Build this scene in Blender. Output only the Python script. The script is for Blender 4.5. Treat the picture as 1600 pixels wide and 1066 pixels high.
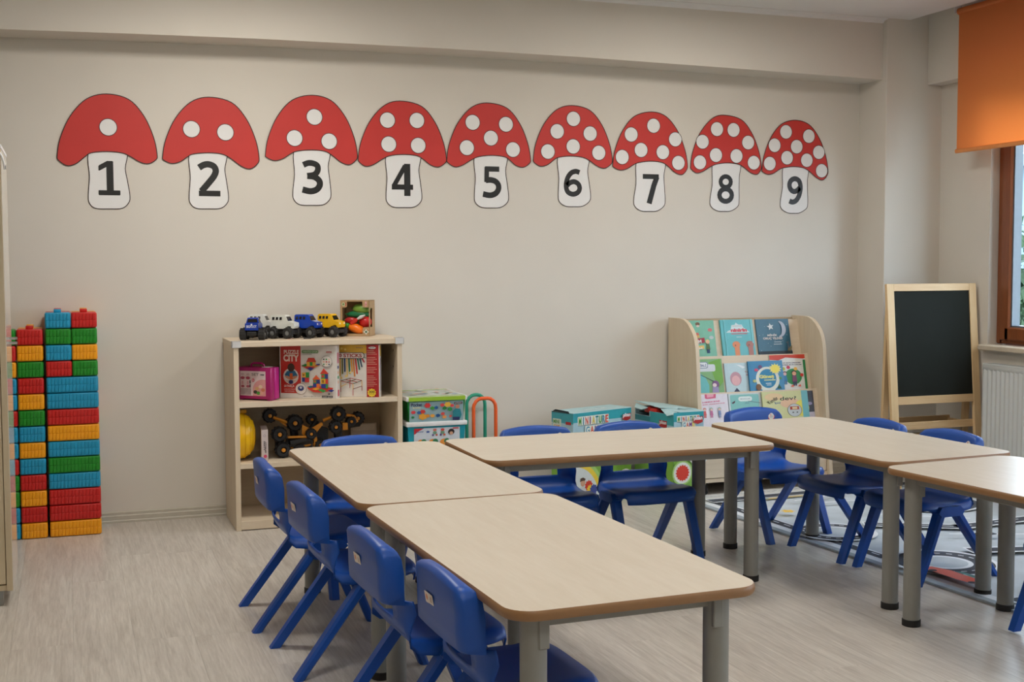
import bpy, bmesh, math, random
from mathutils import Vector, Matrix, Euler
C = bpy.context.scene.collection
for o in list(bpy.data.objects): bpy.data.objects.remove(o)
R = math.radians
rnd = random.Random(7)

# ------------------------------------------------------------------ camera, world, lights, exposure
cam = bpy.data.cameras.new('camera'); camo = bpy.data.objects.new('camera', cam); C.objects.link(camo)
cam.sensor_width = 36; cam.lens = 1920.86 / 1600 * 36; cam.clip_start = 0.05
pitch, yaw, roll = -.062, .3459, -.0033
fw = Vector((math.sin(yaw) * math.cos(pitch), math.cos(yaw) * math.cos(pitch), math.sin(pitch)))
rt = Vector((math.cos(yaw), -math.sin(yaw), 0)); up = rt.cross(fw)
rt, up = rt * math.cos(roll) + up * math.sin(roll), up * math.cos(roll) - rt * math.sin(roll)
m = Matrix((rt, up, -fw)).transposed().to_4x4(); m.translation = Vector((0, -6.2315, 1.2498))
camo.matrix_world = m
bpy.context.scene.camera = camo
vs = bpy.context.scene.view_settings
vs.view_transform = 'Standard'; vs.look = 'None'; vs.gamma = 1; vs.use_curve_mapping = False
vs.exposure = 0.13
w = bpy.data.worlds.new('overcast_sky'); bpy.context.scene.world = w; w.use_nodes = True
bg = w.node_tree.nodes['Background']; bg.inputs[0].default_value = (.70, .84, 1, 1); bg.inputs[1].default_value = 7.2

def area(name, loc, rot, sx, sy, power, col):
    l = bpy.data.lights.new(name, 'AREA'); l.shape = 'RECTANGLE'; l.size = sx; l.size_y = sy; l.energy = power; l.color = col
    o = bpy.data.objects.new(name, l); C.objects.link(o); o.location = loc; o.rotation_euler = rot
    return o
WARM = (1, .955, .895)
for i, (x, y) in enumerate(((.75, -1.3), (3.05, -1.3), (.75, -3.7), (3.05, -3.7), (.75, -6.1), (3.05, -6.1))):
    area('ceiling_lamp_light', (x, y, 2.628), (0, 0, 0), .58, .58, (21, 13, 15, 8, 14, 8)[i], WARM)

# ------------------------------------------------------------------ materials
MATS = {}
def nt(name):
    mt = bpy.data.materials.new(name); mt.use_nodes = True
    return mt, mt.node_tree, mt.node_tree.nodes['Principled BSDF']
def lin(c):
    return tuple(((v / 255) / 12.92 if v / 255 <= .04045 else ((v / 255 + .055) / 1.055) ** 2.4) for v in c)
def paint(name, srgb, rough=.5, var=.04, scale=30, spec=.5, bump=0.0, metal=0):
    """plain coloured surface with faint procedural mottling"""
    key = (name, srgb, rough)
    if key in MATS: return MATS[key]
    mt, t, b = nt(name); c = lin(srgb)
    n = t.nodes.new('ShaderNodeTexNoise'); n.inputs['Scale'].default_value = scale; n.inputs['Detail'].default_value = 3
    tc = t.nodes.new('ShaderNodeTexCoord'); t.links.new(tc.outputs['Object'], n.inputs['Vector'])
    r = t.nodes.new('ShaderNodeValToRGB'); r.color_ramp.elements[0].position = .3; r.color_ramp.elements[1].position = .7
    r.color_ramp.elements[0].color = (*[v * (1 - var) for v in c], 1); r.color_ramp.elements[1].color = (*[min(1, v * (1 + var)) for v in c], 1)
    t.links.new(n.outputs['Fac'], r.inputs['Fac']); t.links.new(r.outputs['Color'], b.inputs['Base Color'])
    b.inputs['Roughness'].default_value = rough; b.inputs['Specular IOR Level'].default_value = spec; b.inputs['Metallic'].default_value = metal
    if bump:
        bp = t.nodes.new('ShaderNodeBump'); bp.inputs['Strength'].default_value = bump; bp.inputs['Distance'].default_value = .002
        t.links.new(n.outputs['Fac'], bp.inputs['Height']); t.links.new(bp.outputs['Normal'], b.inputs['Normal'])
    MATS[key] = mt
    return mt
def wood(name, c1, c2, scale=(1.2, 18, 18), rough=.4, rotz=0, obj_rand=False, strength=.5, bump=0):
    """grain runs along local X (or along Y with rotz=90)"""
    key = (name,)
    if key in MATS: return MATS[key]
    mt, t, b = nt(name); N = t.nodes; L = t.links
    tc = N.new('ShaderNodeTexCoord'); mp = N.new('ShaderNodeMapping'); mp.inputs['Scale'].default_value = scale; mp.inputs['Rotation'].default_value = (0, 0, R(rotz))
    src = tc.outputs['Object']
    if obj_rand:
        oi = N.new('ShaderNodeObjectInfo'); ad = N.new('ShaderNodeVectorMath'); ad.operation = 'ADD'
        ml = N.new('ShaderNodeMath'); ml.operation = 'MULTIPLY'; ml.inputs[1].default_value = 37
        L.new(oi.outputs['Random'], ml.inputs[0]); L.new(src, ad.inputs[0]); L.new(ml.outputs[0], ad.inputs[1]); src = ad.outputs[0]
    L.new(src, mp.inputs['Vector'])
    n = N.new('ShaderNodeTexNoise'); n.inputs['Scale'].default_value = 1.6; n.inputs['Detail'].default_value = 6; n.inputs['Roughness'].default_value = .65; n.inputs['Distortion'].default_value = .9
    L.new(mp.outputs[0], n.inputs['Vector'])
    n2 = N.new('ShaderNodeTexNoise'); n2.inputs['Scale'].default_value = 6; n2.inputs['Detail'].default_value = 8; n2.inputs['Roughness'].default_value = .7
    L.new(mp.outputs[0], n2.inputs['Vector'])
    mx = N.new('ShaderNodeMath'); mx.operation = 'MULTIPLY_ADD'; mx.inputs[1].default_value = .5; L.new(n2.outputs['Fac'], mx.inputs[0])
    hf = N.new('ShaderNodeMath'); hf.operation = 'MULTIPLY'; hf.inputs[1].default_value = .5; L.new(n.outputs['Fac'], hf.inputs[0]); L.new(hf.outputs[0], mx.inputs[2])
    r = N.new('ShaderNodeValToRGB'); r.color_ramp.elements[0].position = .5 - .25 * strength; r.color_ramp.elements[1].position = .5 + .25 * strength
    r.color_ramp.elements[0].color = (*lin(c1), 1); r.color_ramp.elements[1].color = (*lin(c2), 1)
    L.new(mx.outputs[0], r.inputs['Fac'])
    col = r.outputs['Color']
    if obj_rand:
        hs = N.new('ShaderNodeHueSaturation'); mr = N.new('ShaderNodeMapRange'); mr.inputs['To Min'].default_value = .975; mr.inputs['To Max'].default_value = 1.02
        L.new(oi.outputs['Random'], mr.inputs['Value']); L.new(mr.outputs[0], hs.inputs['Value']); L.new(col, hs.inputs['Color']); col = hs.outputs['Color']
    L.new(col, b.inputs['Base Color']); b.inputs['Roughness'].default_value = rough
    if bump:
        bp = N.new('ShaderNodeBump'); bp.inputs['Strength'].default_value = bump; bp.inputs['Distance'].default_value = .001
        L.new(mx.outputs[0], bp.inputs['Height']); L.new(bp.outputs[0], b.inputs['Normal'])
    MATS[key] = mt
    return mt
def ink(*c): return paint('printed_ink', tuple(c), .45, .02, 60)
WALL = paint('wall_paint', (216, 210, 199), .85, .015, 3, .2, .05)
CEIL = paint('ceiling_paint', (228, 226, 224), .9, .015, 3, .2)
FLOORM = wood('laminate_floor', (172, 164, 154), (216, 210, 201), (26, 1.3, 26), .34, 0, True, .62, .05)
FLOORB = paint('floor_joint', (176, 168, 158), .6)
BEECH = wood('beech_tabletop', (198, 186, 166), (214, 205, 189), (9, 1.0, 9), .33, 0, False, .9)
BEECHX = wood('beech_tabletop_cross', (198, 186, 166), (214, 205, 189), (1.0, 9, 9), .33, 0, False, .9)
EDGE = paint('tabletop_edge', (142, 104, 66), .4, .05, 12)
CAB = wood('maple_board', (206, 188, 160), (222, 206, 180), (14, 14, 1.2), .45, 0, False, .8)
CABH = wood('maple_board_flat', (208, 190, 163), (224, 208, 184), (1.2, 14, 14), .45, 0, False, .8)
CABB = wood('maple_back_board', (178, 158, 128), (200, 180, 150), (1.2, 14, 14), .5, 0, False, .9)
PINE = wood('pine', (205, 170, 122), (228, 198, 152), (16, 16, 1.0), .5, 0, False, .9)
PINEH = wood('pine_flat', (196, 158, 112), (224, 192, 146), (1.0, 16, 16), .5, 0, False, .9)
BLUE = paint('blue_plastic', (3, 72, 160), .40, .06, 8, .5, .03)
METAL = paint('grey_metal', (135, 134, 128), .42, .03, 20, .5)
BLACK = paint('black_plastic', (26, 26, 26), .6)
WHITE = paint('white_plastic', (225, 226, 226), .4)
RAD = paint('white_enamel', (212, 214, 210), .3, .01)
BROWN = wood('window_brown', (112, 62, 34), (140, 80, 46), (20, 20, 1.2), .35, 0, False, .8)

# ------------------------------------------------------------------ mesh building
class MB:
    def __init__(s): s.v = []; s.f = []; s.mi = []; s.mats = []
    def m(s, mat):
        if mat not in s.mats: s.mats.append(mat)
        return s.mats.index(mat)
    def add(s, verts, faces, mat=None, M=None):
        o = len(s.v); k = s.m(mat) if mat else 0
        s.v += [tuple(M @ Vector(v)) if M is not None else tuple(v) for v in verts]
        for f in faces: s.f.append([i + o for i in f]); s.mi.append(k)
        return s
    def bm(s, b, mat=None, M=None):
        b.verts.index_update()
        s.add([v.co[:] for v in b.verts], [[v.index for v in f.verts] for f in b.faces], mat, M); b.free(); return s
    def box(s, c, size, mat=None, bev=0, M=None, seg=1):
        b = bmesh.new(); bmesh.ops.create_cube(b, size=1)
        for v in b.verts: v.co = Vector((v.co.x * size[0] + c[0], v.co.y * size[1] + c[1], v.co.z * size[2] + c[2]))
        if bev: bmesh.ops.bevel(b, geom=b.edges[:], offset=bev, segments=seg, affect='EDGES', profile=.5)
        return s.bm(b, mat, M)
    def b2(s, lo, hi, mat=None, bev=0, M=None, seg=1):
        return s.box([(a + b) / 2 for a, b in zip(lo, hi)], [abs(b - a) for a, b in zip(lo, hi)], mat, bev, M, seg)
    def prism(s, poly, lo, hi, axis='z', mat=None, M=None):
        """polygon (2D) extruded along an axis"""
        def p(u, v, h): return {'z': (u, v, h), 'y': (u, h, v), 'x': (h, u, v)}[axis]
        n = len(poly); vs_ = [p(u, v, lo) for u, v in poly] + [p(u, v, hi) for u, v in poly]
        fs = [list(range(n))[::-1], list(range(n, 2 * n))] + [[i, (i + 1) % n, n + (i + 1) % n, n + i] for i in range(n)]
        return s.add(vs_, fs, mat, M)
    def lathe(s, prof, mat=None, M=None, n=20):
        """profile [(r, z)] spun about z"""
        vs_ = [(r * math.cos(2 * math.pi * k / n), r * math.sin(2 * math.pi * k / n), z) for r, z in prof for k in range(n)]
        fs = [[a * n + k, a * n + (k + 1) % n, (a + 1) * n + (k + 1) % n, (a + 1) * n + k] for a in range(len(prof) - 1) for k in range(n)]
        fs += [list(range(n))[::-1], [(len(prof) - 1) * n + k for k in range(n)]]
        return s.add(vs_, fs, mat, M)
    def tube(s, path, r, mat=None, n=10, M=None):
        P = [Vector(p) for p in path]; rings = []; prev = None
        for i, p in enumerate(P):
            d = (P[min(i + 1, len(P) - 1)] - P[max(i - 1, 0)]).normalized()
            if prev is None:
                a = Vector((0, 0, 1)) if abs(d.z) < .9 else Vector((1, 0, 0)); x = d.cross(a).normalized()
            else: x = (prev - d * prev.dot(d)).normalized()
            prev = x; y = d.cross(x); rr = r[i] if isinstance(r, (list, tuple)) else r
            rings.append([p + (x * math.cos(2 * math.pi * k / n) + y * math.sin(2 * math.pi * k / n)) * rr for k in range(n)])
        vs_ = [v[:] for q in rings for v in q]
        fs = [[a * n + k, a * n + (k + 1) % n, (a + 1) * n + (k + 1) % n, (a + 1) * n + k] for a in range(len(P) - 1) for k in range(n)]
        fs += [list(range(n))[::-1], [(len(P) - 1) * n + k for k in range(n)]]
        return s.add(vs_, fs, mat, M)
    def ball(s, c, r, mat=None, M=None, u=14, v=9):
        b = bmesh.new(); bmesh.ops.create_uvsphere(b, u_segments=u, v_segments=v, radius=1)
        rr = r if isinstance(r, (tuple, list)) else (r, r, r)
        for q in b.verts: q.co = Vector((q.co.x * rr[0] + c[0], q.co.y * rr[1] + c[1], q.co.z * rr[2] + c[2]))
        return s.bm(b, mat, M)
    def mesh(s, name, mat=None, smooth=35):
        me = bpy.data.meshes.new(name); me.from_pydata(s.v, [], s.f)
        for q in (s.mats or [mat]): me.materials.append(q)
        if s.mats: me.polygons.foreach_set('material_index', s.mi)
        if smooth:
            me.polygons.foreach_set('use_smooth', [True] * len(me.polygons)); me.set_sharp_from_angle(angle=R(smooth))
        me.validate(); me.update()
        return me
    def build(s, name, mat=None, parent=None, loc=None, rot=None, smooth=35, fixn=True):
        me = s.mesh(name, mat, smooth)
        if fixn:
            b = bmesh.new(); b.from_mesh(me); bmesh.ops.recalc_face_normals(b, faces=b.faces); b.to_mesh(me); b.free()
        return link(name, me, parent, loc, rot)
def link(name, me, parent=None, loc=None, rot=None):
    o = bpy.data.objects.new(name, me); C.objects.link(o)
    if parent: o.parent = parent
    if loc: o.location = loc
    if rot: o.rotation_euler = rot
    return o
def thing(name, label, cat, loc=(0, 0, 0), rz=0, group=None):
    return tag(link(name, None, None, loc, (0, 0, rz)), label, cat, group)
def tag(o, label, cat, group=None):
    o['label'] = label; o['category'] = cat
    if group: o['group'] = group
    return o
def struct(o): o['kind'] = 'structure'; return o
def dup(root, label=None, loc=None, rz=None, group=None):
    def cp(o, par):
        c = o.copy(); C.objects.link(c); c.parent = par
        for ch in kids.get(o.name, []): cp(ch, c)
        return c
    kids = {}
    for o in C.objects:
        if o.parent: kids.setdefault(o.parent.name, []).append(o)
    r = cp(root, None)
    if label: r['label'] = label
    if loc: r.location = loc
    if rz is not None: r.rotation_euler = (0, 0, rz)
    if group: r['group'] = group
    return r
def T(x=0, y=0, z=0, rx=0, ry=0, rz=0, s=1):
    return Matrix.Translation((x, y, z)) @ Euler((rx, ry, rz)).to_matrix().to_4x4() @ Matrix.Diagonal((s, s, s, 1))
def catmull(pts, n=8, closed=True):
    out = []; N = len(pts)
    for i in range(N if closed else N - 1):
        p = [Vector(pts[(i + k - 1) % N] if closed else pts[max(0, min(N - 1, i + k - 1))]) for k in range(4)]
        for j in range(n):
            t = j / n
            out.append(tuple(.5 * (2 * p[1] + (p[2] - p[0]) * t + (2 * p[0] - 5 * p[1] + 4 * p[2] - p[3]) * t * t + (3 * p[1] - p[0] - 3 * p[2] + p[3]) * t ** 3)))
    if not closed: out.append(tuple(pts[-1]))
    return out
def rrect(x0, y0, x1, y1, r, n=5):
    out = []
    for cx, cy, a in ((x1 - r, y1 - r, 0), (x0 + r, y1 - r, 90), (x0 + r, y0 + r, 180), (x1 - r, y0 + r, 270)):
        out += [(cx + r * math.cos(R(a + 90 * k / n)), cy + r * math.sin(R(a + 90 * k / n))) for k in range(n + 1)]
    return out
def ell(cx, cy, rx, ry=None, n=20, a0=0, a1=360):
    ry = ry or rx; full = a1 - a0 == 360
    return [(cx + rx * math.cos(R(a0 + (a1 - a0) * k / n)), cy + ry * math.sin(R(a0 + (a1 - a0) * k / n))) for k in range(n if full else n + 1)]
def star(cx, cy, r, r2=None, n=5, a=90):
    r2 = r2 or r * .42
    return [(cx + (r if k % 2 == 0 else r2) * math.cos(R(a + 180 * k / n)), cy + (r if k % 2 == 0 else r2) * math.sin(R(a + 180 * k / n))) for k in range(2 * n)]

_tc = {}
def textmesh(s, bold=.0, res=3):
    key = (s, bold)
    if key in _tc: return _tc[key]
    cu = bpy.data.curves.new('lettering', 'FONT'); cu.body = s; cu.size = 1; cu.offset = bold; cu.resolution_u = res
    o = bpy.data.objects.new('lettering', cu); C.objects.link(o)
    dg = bpy.context.evaluated_depsgraph_get(); dg.update()
    me = bpy.data.meshes.new_from_object(o.evaluated_get(dg))
    vs_ = [v.co[:2] for v in me.vertices]; fs = [list(p.vertices) for p in me.polygons]
    bpy.data.objects.remove(o); bpy.data.curves.remove(cu); bpy.data.meshes.remove(me)
    xs = [v[0] for v in vs_]; ys = [v[1] for v in vs_]
    _tc[key] = (vs_, fs, min(xs), min(ys), max(xs), max(ys))
    return _tc[key]
class Print:
    """flat printing on a surface: local u (right), v (up); layers a fraction of a millimetre apart"""
    def __init__(s, step=.0002): s.mb = MB(); s.h = step; s.step = step; s.xf = None
    def poly(s, pts, col, lift=True):
        if s.xf: pts = [s.xf(*p) for p in pts]
        mat = col if isinstance(col, bpy.types.Material) else ink(*col)
        bm = bmesh.new(); vs_ = [bm.verts.new((u, -s.h, v)) for u, v in pts]
        try:
            f = bm.faces.new(vs_); f.normal_update()
            bmesh.ops.triangulate(bm, faces=[f])
            for f in bm.faces:
                f.normal_update()
                if f.normal.y > 0: f.normal_flip()
        except Exception: pass
        s.mb.bm(bm, mat)
        if lift: s.h += s.step
        return s
    def rect(s, u0, v0, u1, v1, col): return s.poly([(u0, v0), (u1, v0), (u1, v1), (u0, v1)], col)
    def circ(s, cx, cy, r, col, ry=None, n=20): return s.poly(ell(cx, cy, r, ry, n), col)
    def line(s, pts, w, col, closed=False):
        for i in range(len(pts) if closed else len(pts) - 1):
            a = Vector(pts[i]); b = Vector(pts[(i + 1) % len(pts)]); d = b - a
            if d.length < 1e-9: continue
            d.normalize(); n = Vector((-d.y, d.x)) * w / 2; e = d * w * .25
            s.poly([tuple(a - n - e), tuple(b - n + e), tuple(b + n + e), tuple(a + n - e)], col, False)
        s.h += s.step
        return s
    def text(s, t, u0, v0, u1, v1, col, bold=.02, rot=0):
        vs_, fs, x0, y0, x1, y1 = textmesh(t, bold)
        mat = ink(*col); c_, s_ = math.cos(rot), math.sin(rot); mu, mv = (u0 + u1) / 2, (v0 + v1) / 2
        out = []
        for x, y in vs_:
            u = u0 + (x - x0) / (x1 - x0) * (u1 - u0) - mu; v = v0 + (y - y0) / (y1 - y0) * (v1 - v0) - mv
            q = (mu + c_ * u - s_ * v, mv + s_ * u + c_ * v)
            if s.xf: q = s.xf(*q)
            out.append((q[0], -s.h, q[1]))
        s.mb.add(out, fs, mat); s.h += s.step
        return s
    def build(s, name, parent=None, loc=(0, 0, 0), rot=(0, 0, 0)):
        return s.mb.build(name, None, parent, loc, rot, smooth=0, fixn=False)

# ------------------------------------------------------------------ the room
XL, XR, YF, ZC = -1.75, 4.83, -7.6, 2.655
SD, ZS = .2155, 2.31         # beam depth and underside
f0 = struct(MB().b2((XL - .1, YF - .1, -.1), (XR + .1, .1, -.004), FLOORB).build('floor'))
pw, pl = .193, 1.285
pm = MB().box((0, 0, -.002), (pw - .0003, pl - .0003, .004), FLOORM, .0002).mesh('plank', None, 0)
k = 0
ix = 0; x = XL + pw / 2
while x < XR + .02:
    y = .0 - pl / 2 - rnd.random() * pl * .9 + pl * .5
    while y > YF - .5:
        yy = y
        lo, hi = yy - pl / 2, min(0, yy + pl / 2)
        if hi > lo + .1:
            if hi < yy + pl / 2 - 1e-4:
                q = link('plank', MB().b2((-pw / 2 + .00015, lo - yy + .00015, -.004), (pw / 2 - .00015, hi - yy, 0), FLOORM).mesh('plank', None, 0), f0, (x, yy, 0))
            else: q = link('plank', pm, f0, (x, yy, 0))
        y -= pl
    x += pw
struct(MB().b2((XL - .1, 0, -.1), (XR + .3, .12, 3), WALL).build('wall_back'))
struct(MB().b2((XL - .12, YF, -.1), (XL, 0, 3), WALL).build('wall_left'))
struct(MB().b2((XL - .1, YF - .12, -.1), (XR + .3, YF, 3), WALL).build('wall_front'))
# right wall with window openings
wins = [(-.675, -2.35), (-3.05, -4.75), (-5.3, -7.0)]
ZW0, ZW1 = .80, 2.26
mb = MB(); ys = [0] + [v for p in wins for v in p] + [YF]
for i in range(0, len(ys), 2): mb.b2((XR, ys[i + 1], -.1), (XR + .19, ys[i], 3))
for a, b in wins:
    mb.b2((XR, b, -.1), (XR + .19, a, ZW0 - .03)); mb.b2((XR, b, ZW1), (XR + .19, a, 3))
mb.mats = [WALL]; struct(mb.build('wall_right', smooth=0))
# beam along the back wall, shallow sag measured along its length
bx = [XL, -.26, .29, .87, 1.83, 2.53, 3.6, 4.2, 4.444]; bz = [2.305, 2.309, 2.322, 2.333, 2.339, 2.336, 2.322, 2.312, 2.308]
mb = MB(); vs_ = []
for x, z in zip(bx, bz): vs_ += [(x, 0.01, z), (x, -SD, z), (x, -SD, 2.8), (x, .01, 2.8)]
n = len(bx); fs = [[4 * i + j, 4 * i + (j + 1) % 4, 4 * i + 4 + (j + 1) % 4, 4 * i + 4 + j] for i in range(n - 1) for j in range(4)] + [[0, 1, 2, 3], [4 * n - 4 + j for j in range(4)]]
struct(mb.add(vs_, fs, WALL).build('trim_1'))
struct(MB().b2((4.444, -.254, 0), (XR + .05, 0.01, 2.9), WALL, .003).build('trim_2'))            # corner column
struct(MB().b2((4.726, YF, 2.285), (XR + .02, -.254, 2.9), WALL, .003).build('trim_3'))          # beam over the windows
# ceiling with an open slot for the blinds
mb = MB(); mb.b2((XL, YF, 2.65), (4.60, -.05, 2.72)); mb.b2((4.56, YF, 2.715), (5.1, .1, 2.80)); mb.mats = [CEIL]
struct(mb.build('ceiling', smooth=0))
struct(MB().prism([(-SD, 2.652), (-SD - .05, 2.652), (-SD - .05, 2.647), (-SD - .012, 2.640), (-SD, 2.628)], XL, 4.444, 'x', CEIL).build('trim_4', smooth=0))
# baseboards: stepped profile
prof = [(0, 0), (-.014, 0), (-.014, .010), (-.011, .014), (-.011, .034), (-.007, .038), (-.007, .050), (0, .054)]
BASEM = paint('baseboard_grey', (188, 182, 168), .5)
struct(MB().prism(prof, XL, 4.444, 'x', BASEM).build('baseboard_back', smooth=0))
struct(MB().prism([(4.83 + a, b) for a, b in prof], YF, -.254, 'y', BASEM).build('baseboard_right', smooth=0))
# ceiling lamps (outside the frame, they light the room)
for i, (x, y) in enumerate(((.75, -1.3), (3.05, -1.3), (.75, -3.7), (3.05, -3.7), (.75, -6.1), (3.05, -6.1))):
    pass

# windows
GLASS, t, b = nt('window_glass'); b.inputs['Transmission Weight'].default_value = 1; b.inputs['Roughness'].default_value = 0; b.inputs['IOR'].default_value = 1.0; b.inputs['Base Color'].default_value = (.93, .97, .97, 1)
SEAL = paint('grey_window_seal', (96, 104, 112), .4)
for wi, (y1, y0) in enumerate(wins):
    fr = MB(); X0, X1 = 4.885, 4.955
    def frame(mb, ya, yb, za, zb, w_, xa, xb, bev=.008):
        mb.b2((xa, ya, za), (xb, ya + w_, zb), None, bev); mb.b2((xa, yb - w_, za), (xb, yb, zb), None, bev)
        mb.b2((xa, ya + w_ * .5, za), (xb, yb - w_ * .5, za + w_), None, bev); mb.b2((xa, ya + w_ * .5, zb - w_), (xb, yb - w_ * .5, zb), None, bev)
    frame(fr, y0, y1, ZW0, ZW1, .055, X0, X1)
    mid = (y0 + y1) / 2; fr.b2((X0, mid - .035, ZW0), (X1, mid + .035, ZW1), None, .008)
    fr.mats = [BROWN]; fo = struct(fr.build('window_%d' % (wi + 1)))
    for a, b_ in ((y0 + .045, mid - .02), (mid + .02, y1 - .045)):
        sa = MB(); frame(sa, a, b_, ZW0 + .022, ZW1 - .045, .075, X0 - .018, X1 - .01); sa.mats = [BROWN]; so = sa.build('sash', parent=fo)
        sl = MB(); frame(sl, a + .071, b_ - .071, ZW0 + .092, ZW1 - .115, .014, X0 - .004, X1 - .02, 0); sl.mats = [SEAL]; sl.build('seal', parent=so)
        MB().b2((4.915, a + .073, ZW0 + .094), (4.921, b_ - .073, ZW1 - .117), GLASS).build('pane', parent=so)
struct(MB().b2((4.775, -2.4, .765), (4.89, -.655, .797), paint('sill_stone', (206, 192, 170), .5), .006).build('trim_5'))
struct(MB().b2((4.775, -7.05, .765), (4.89, -3.0, .797), paint('sill_stone', (206, 192, 170), .5), .006).build('trim_6'))

# outdoors
gr = MB().b2((5.15, -40, -3.6), (60, 40, -3.5), paint('outdoor_ground', (120, 122, 105), .9, .2, .5)).build('ground'); struct(gr)
t = thing('garden_hedge', 'dark green leafy hedge seen low through the window glass', 'hedge', (13, 6, -3.5))
lf = MB(); rr = random.Random(3)
for k in range(9000):
    a = rr.uniform(-6, 7); z = rr.uniform(1.5, 4.9 + .4 * math.sin(a * 1.3)); dx = rr.uniform(-1.2, 1.2); s_ = rr.uniform(.15, .38)
    M_ = T(dx, a, z, rr.uniform(0, 6), rr.uniform(0, 6), rr.uniform(0, 6), s_)
    lf.add([(-.5, 0, 0), (0, -.3, .05), (.5, 0, 0), (0, .3, .05)], [[0, 1, 2, 3]], None, M_)
lf.mats = [paint('hedge_leaf', (52, 74, 46), .7, .3, .8)]; q = lf.build('foliage', parent=t, smooth=0, fixn=False); q['kind'] = 'stuff'
tk = MB()
for k in range(7): tk.tube([(0, -8 + k * 2.7, 0), (.1, -8 + k * 2.6, 2), (.2, -8 + k * 2.65, 3.8)], [.1, .07, .03])
tk.mats = [paint('bark', (80, 66, 52), .9)]; tk.build('stem', parent=t)
t = thing('neighbouring_building', 'pale blue grey building wall far beyond the window', 'building', (24, 14, -3.5))
MB().b2((0, -12, 0), (8, 12, 7.3), paint('pale_render', (120, 138, 148), .8)).build('facade', parent=t)
MB().b2((-.4, -12.4, 7.3), (8.4, 12.4, 7.6), paint('roof_grey', (120, 130, 138), .8)).build('roof', parent=t)
for k in range(6):
    MB().b2((-.06, -10.4 + 4 * k, 3.2), (0, -9 + 4 * k, 5.2), paint('dark_pane', (98, 118, 130), .2)).build('window', parent=t)
PINKR = paint('pink_render', (196, 160, 160), .8)
mb = MB()
for a, b_ in wins:
    mb.b2((4.957, a - .012, ZW0), (5.02, a + .004, ZW1), PINKR); mb.b2((4.957, b_ - .004, ZW0), (5.02, b_ + .012, ZW1), PINKR)
    mb.b2((4.957, b_, ZW0 - .02), (5.05, a, ZW0), PINKR)
struct(mb.build('trim_7', smooth=0))

# blinds
def blind(ya, yb, zb, lab):
    t = thing('roller_blind', lab, 'blind', (4.665, ya, 2.64))
    mt, tr, b = nt('orange_blind_cloth')
    c = lin((238, 162, 100)); b.inputs['Base Color'].default_value = (*c, 1); b.inputs['Roughness'].default_value = .8
    wv = tr.nodes.new('ShaderNodeTexWave'); wv.inputs['Scale'].default_value = 250; wv.bands_direction = 'Z'
    tc = tr.nodes.new('ShaderNodeTexCoord'); tr.links.new(tc.outputs['Object'], wv.inputs['Vector'])
    bp = tr.nodes.new('ShaderNodeBump'); bp.inputs['Strength'].default_value = .15; bp.inputs['Distance'].default_value = .0005
    tr.links.new(wv.outputs['Fac'], bp.inputs['Height']); tr.links.new(bp.outputs[0], b.inputs['Normal'])
    ts = tr.nodes.new('ShaderNodeBsdfTranslucent'); ts.inputs[0].default_value = (*lin((250, 184, 124)), 1)
    mx = tr.nodes.new('ShaderNodeMixShader'); mx.inputs[0].default_value = .6
    out = tr.nodes['Material Output']; tr.links.new(b.outputs[0], mx.inputs[1]); tr.links.new(ts.outputs[0], mx.inputs[2]); tr.links.new(mx.outputs[0], out.inputs[0])
    L_ = ya - yb
    MB().b2((0, -L_, zb - 2.64), (.0015, 0, 0), mt).build('cloth', parent=t, smooth=0)
    MB().lathe([(.019, 0), (.019, L_ + .03)], mt, T(.012, .012, 0, R(90)) , 20).build('roller', parent=t)
    bar = paint('orange_bar', (222, 142, 78), .5)
    MB().prism(ell(0, 0, .009, .012, 14), 0, L_ + .008, 'y', bar, T(.001, -L_ - .002, zb - 2.645)).build('bottom_bar', parent=t)
    MB().b2((-.02, .014, -.01), (.03, .02, .075), WHITE, .002).build('bracket', parent=t)
blind(-.59, -2.4, 1.877, 'orange roller blind half lowered over the window nearest the corner')
blind(-3.0, -4.8, 1.6, 'orange roller blind over the middle window, out of the photo')

# radiator
t = thing('radiator', 'white ribbed panel radiator under the window sill', 'radiator', (4.75, -.77, 0))
pb = MB(); prf = []
Lr = 1.6; z0, z1 = .12, .70
npitch = 48; ptsr = []
for i in range(npitch):
    y = -.012 - i * (Lr - .02) / npitch; p = (Lr - .02) / npitch
    ptsr += [(y, -.036), (y - p * .35, -.036), (y - p * .5, -.028), (y - p * .85, -.028)]
vs_ = []; fs = []
for (y, x) in ptsr: vs_ += [(x, y, z0 + .015), (x, y, z1 - .03)]
for i in range(len(ptsr) - 1): fs.append([2 * i, 2 * i + 1, 2 * i + 3, 2 * i + 2])
pb.add(vs_, fs, RAD); pb.b2((-.027, -Lr, z0), (-.02, 0, z1 - .005), RAD, .003)
pb.b2((-.034, -Lr, z1 - .035), (-.02, 0, z1 - .012), RAD, .003); pb.b2((-.034, -Lr, z0), (-.02, 0, z0 + .018), RAD, .003)
pb.build('front_panel', parent=t, smooth=60)
MB().b2((.045, -Lr, z0), (.055, 0, z1 - .01), RAD, .003).build('rear_panel', parent=t)
for y_ in (0, -Lr): MB().b2((-.03, y_ - .002, z0 + .01), (.055, y_ + .002, z1), RAD, .001).build('side_cover', parent=t)
g = MB()
g.b2((-.028, -Lr, z1 - .006), (-.016, 0, z1)); g.b2((.043, -Lr, z1 - .006), (.055, 0, z1))
for i in range(60): y = -.02 - i * (Lr - .04) / 59; g.b2((-.02, y - .005, z1 - .006), (.046, y + .005, z1 - .001))
g.mats = [RAD]; g.build('top_grille', parent=t, smooth=0)
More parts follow.
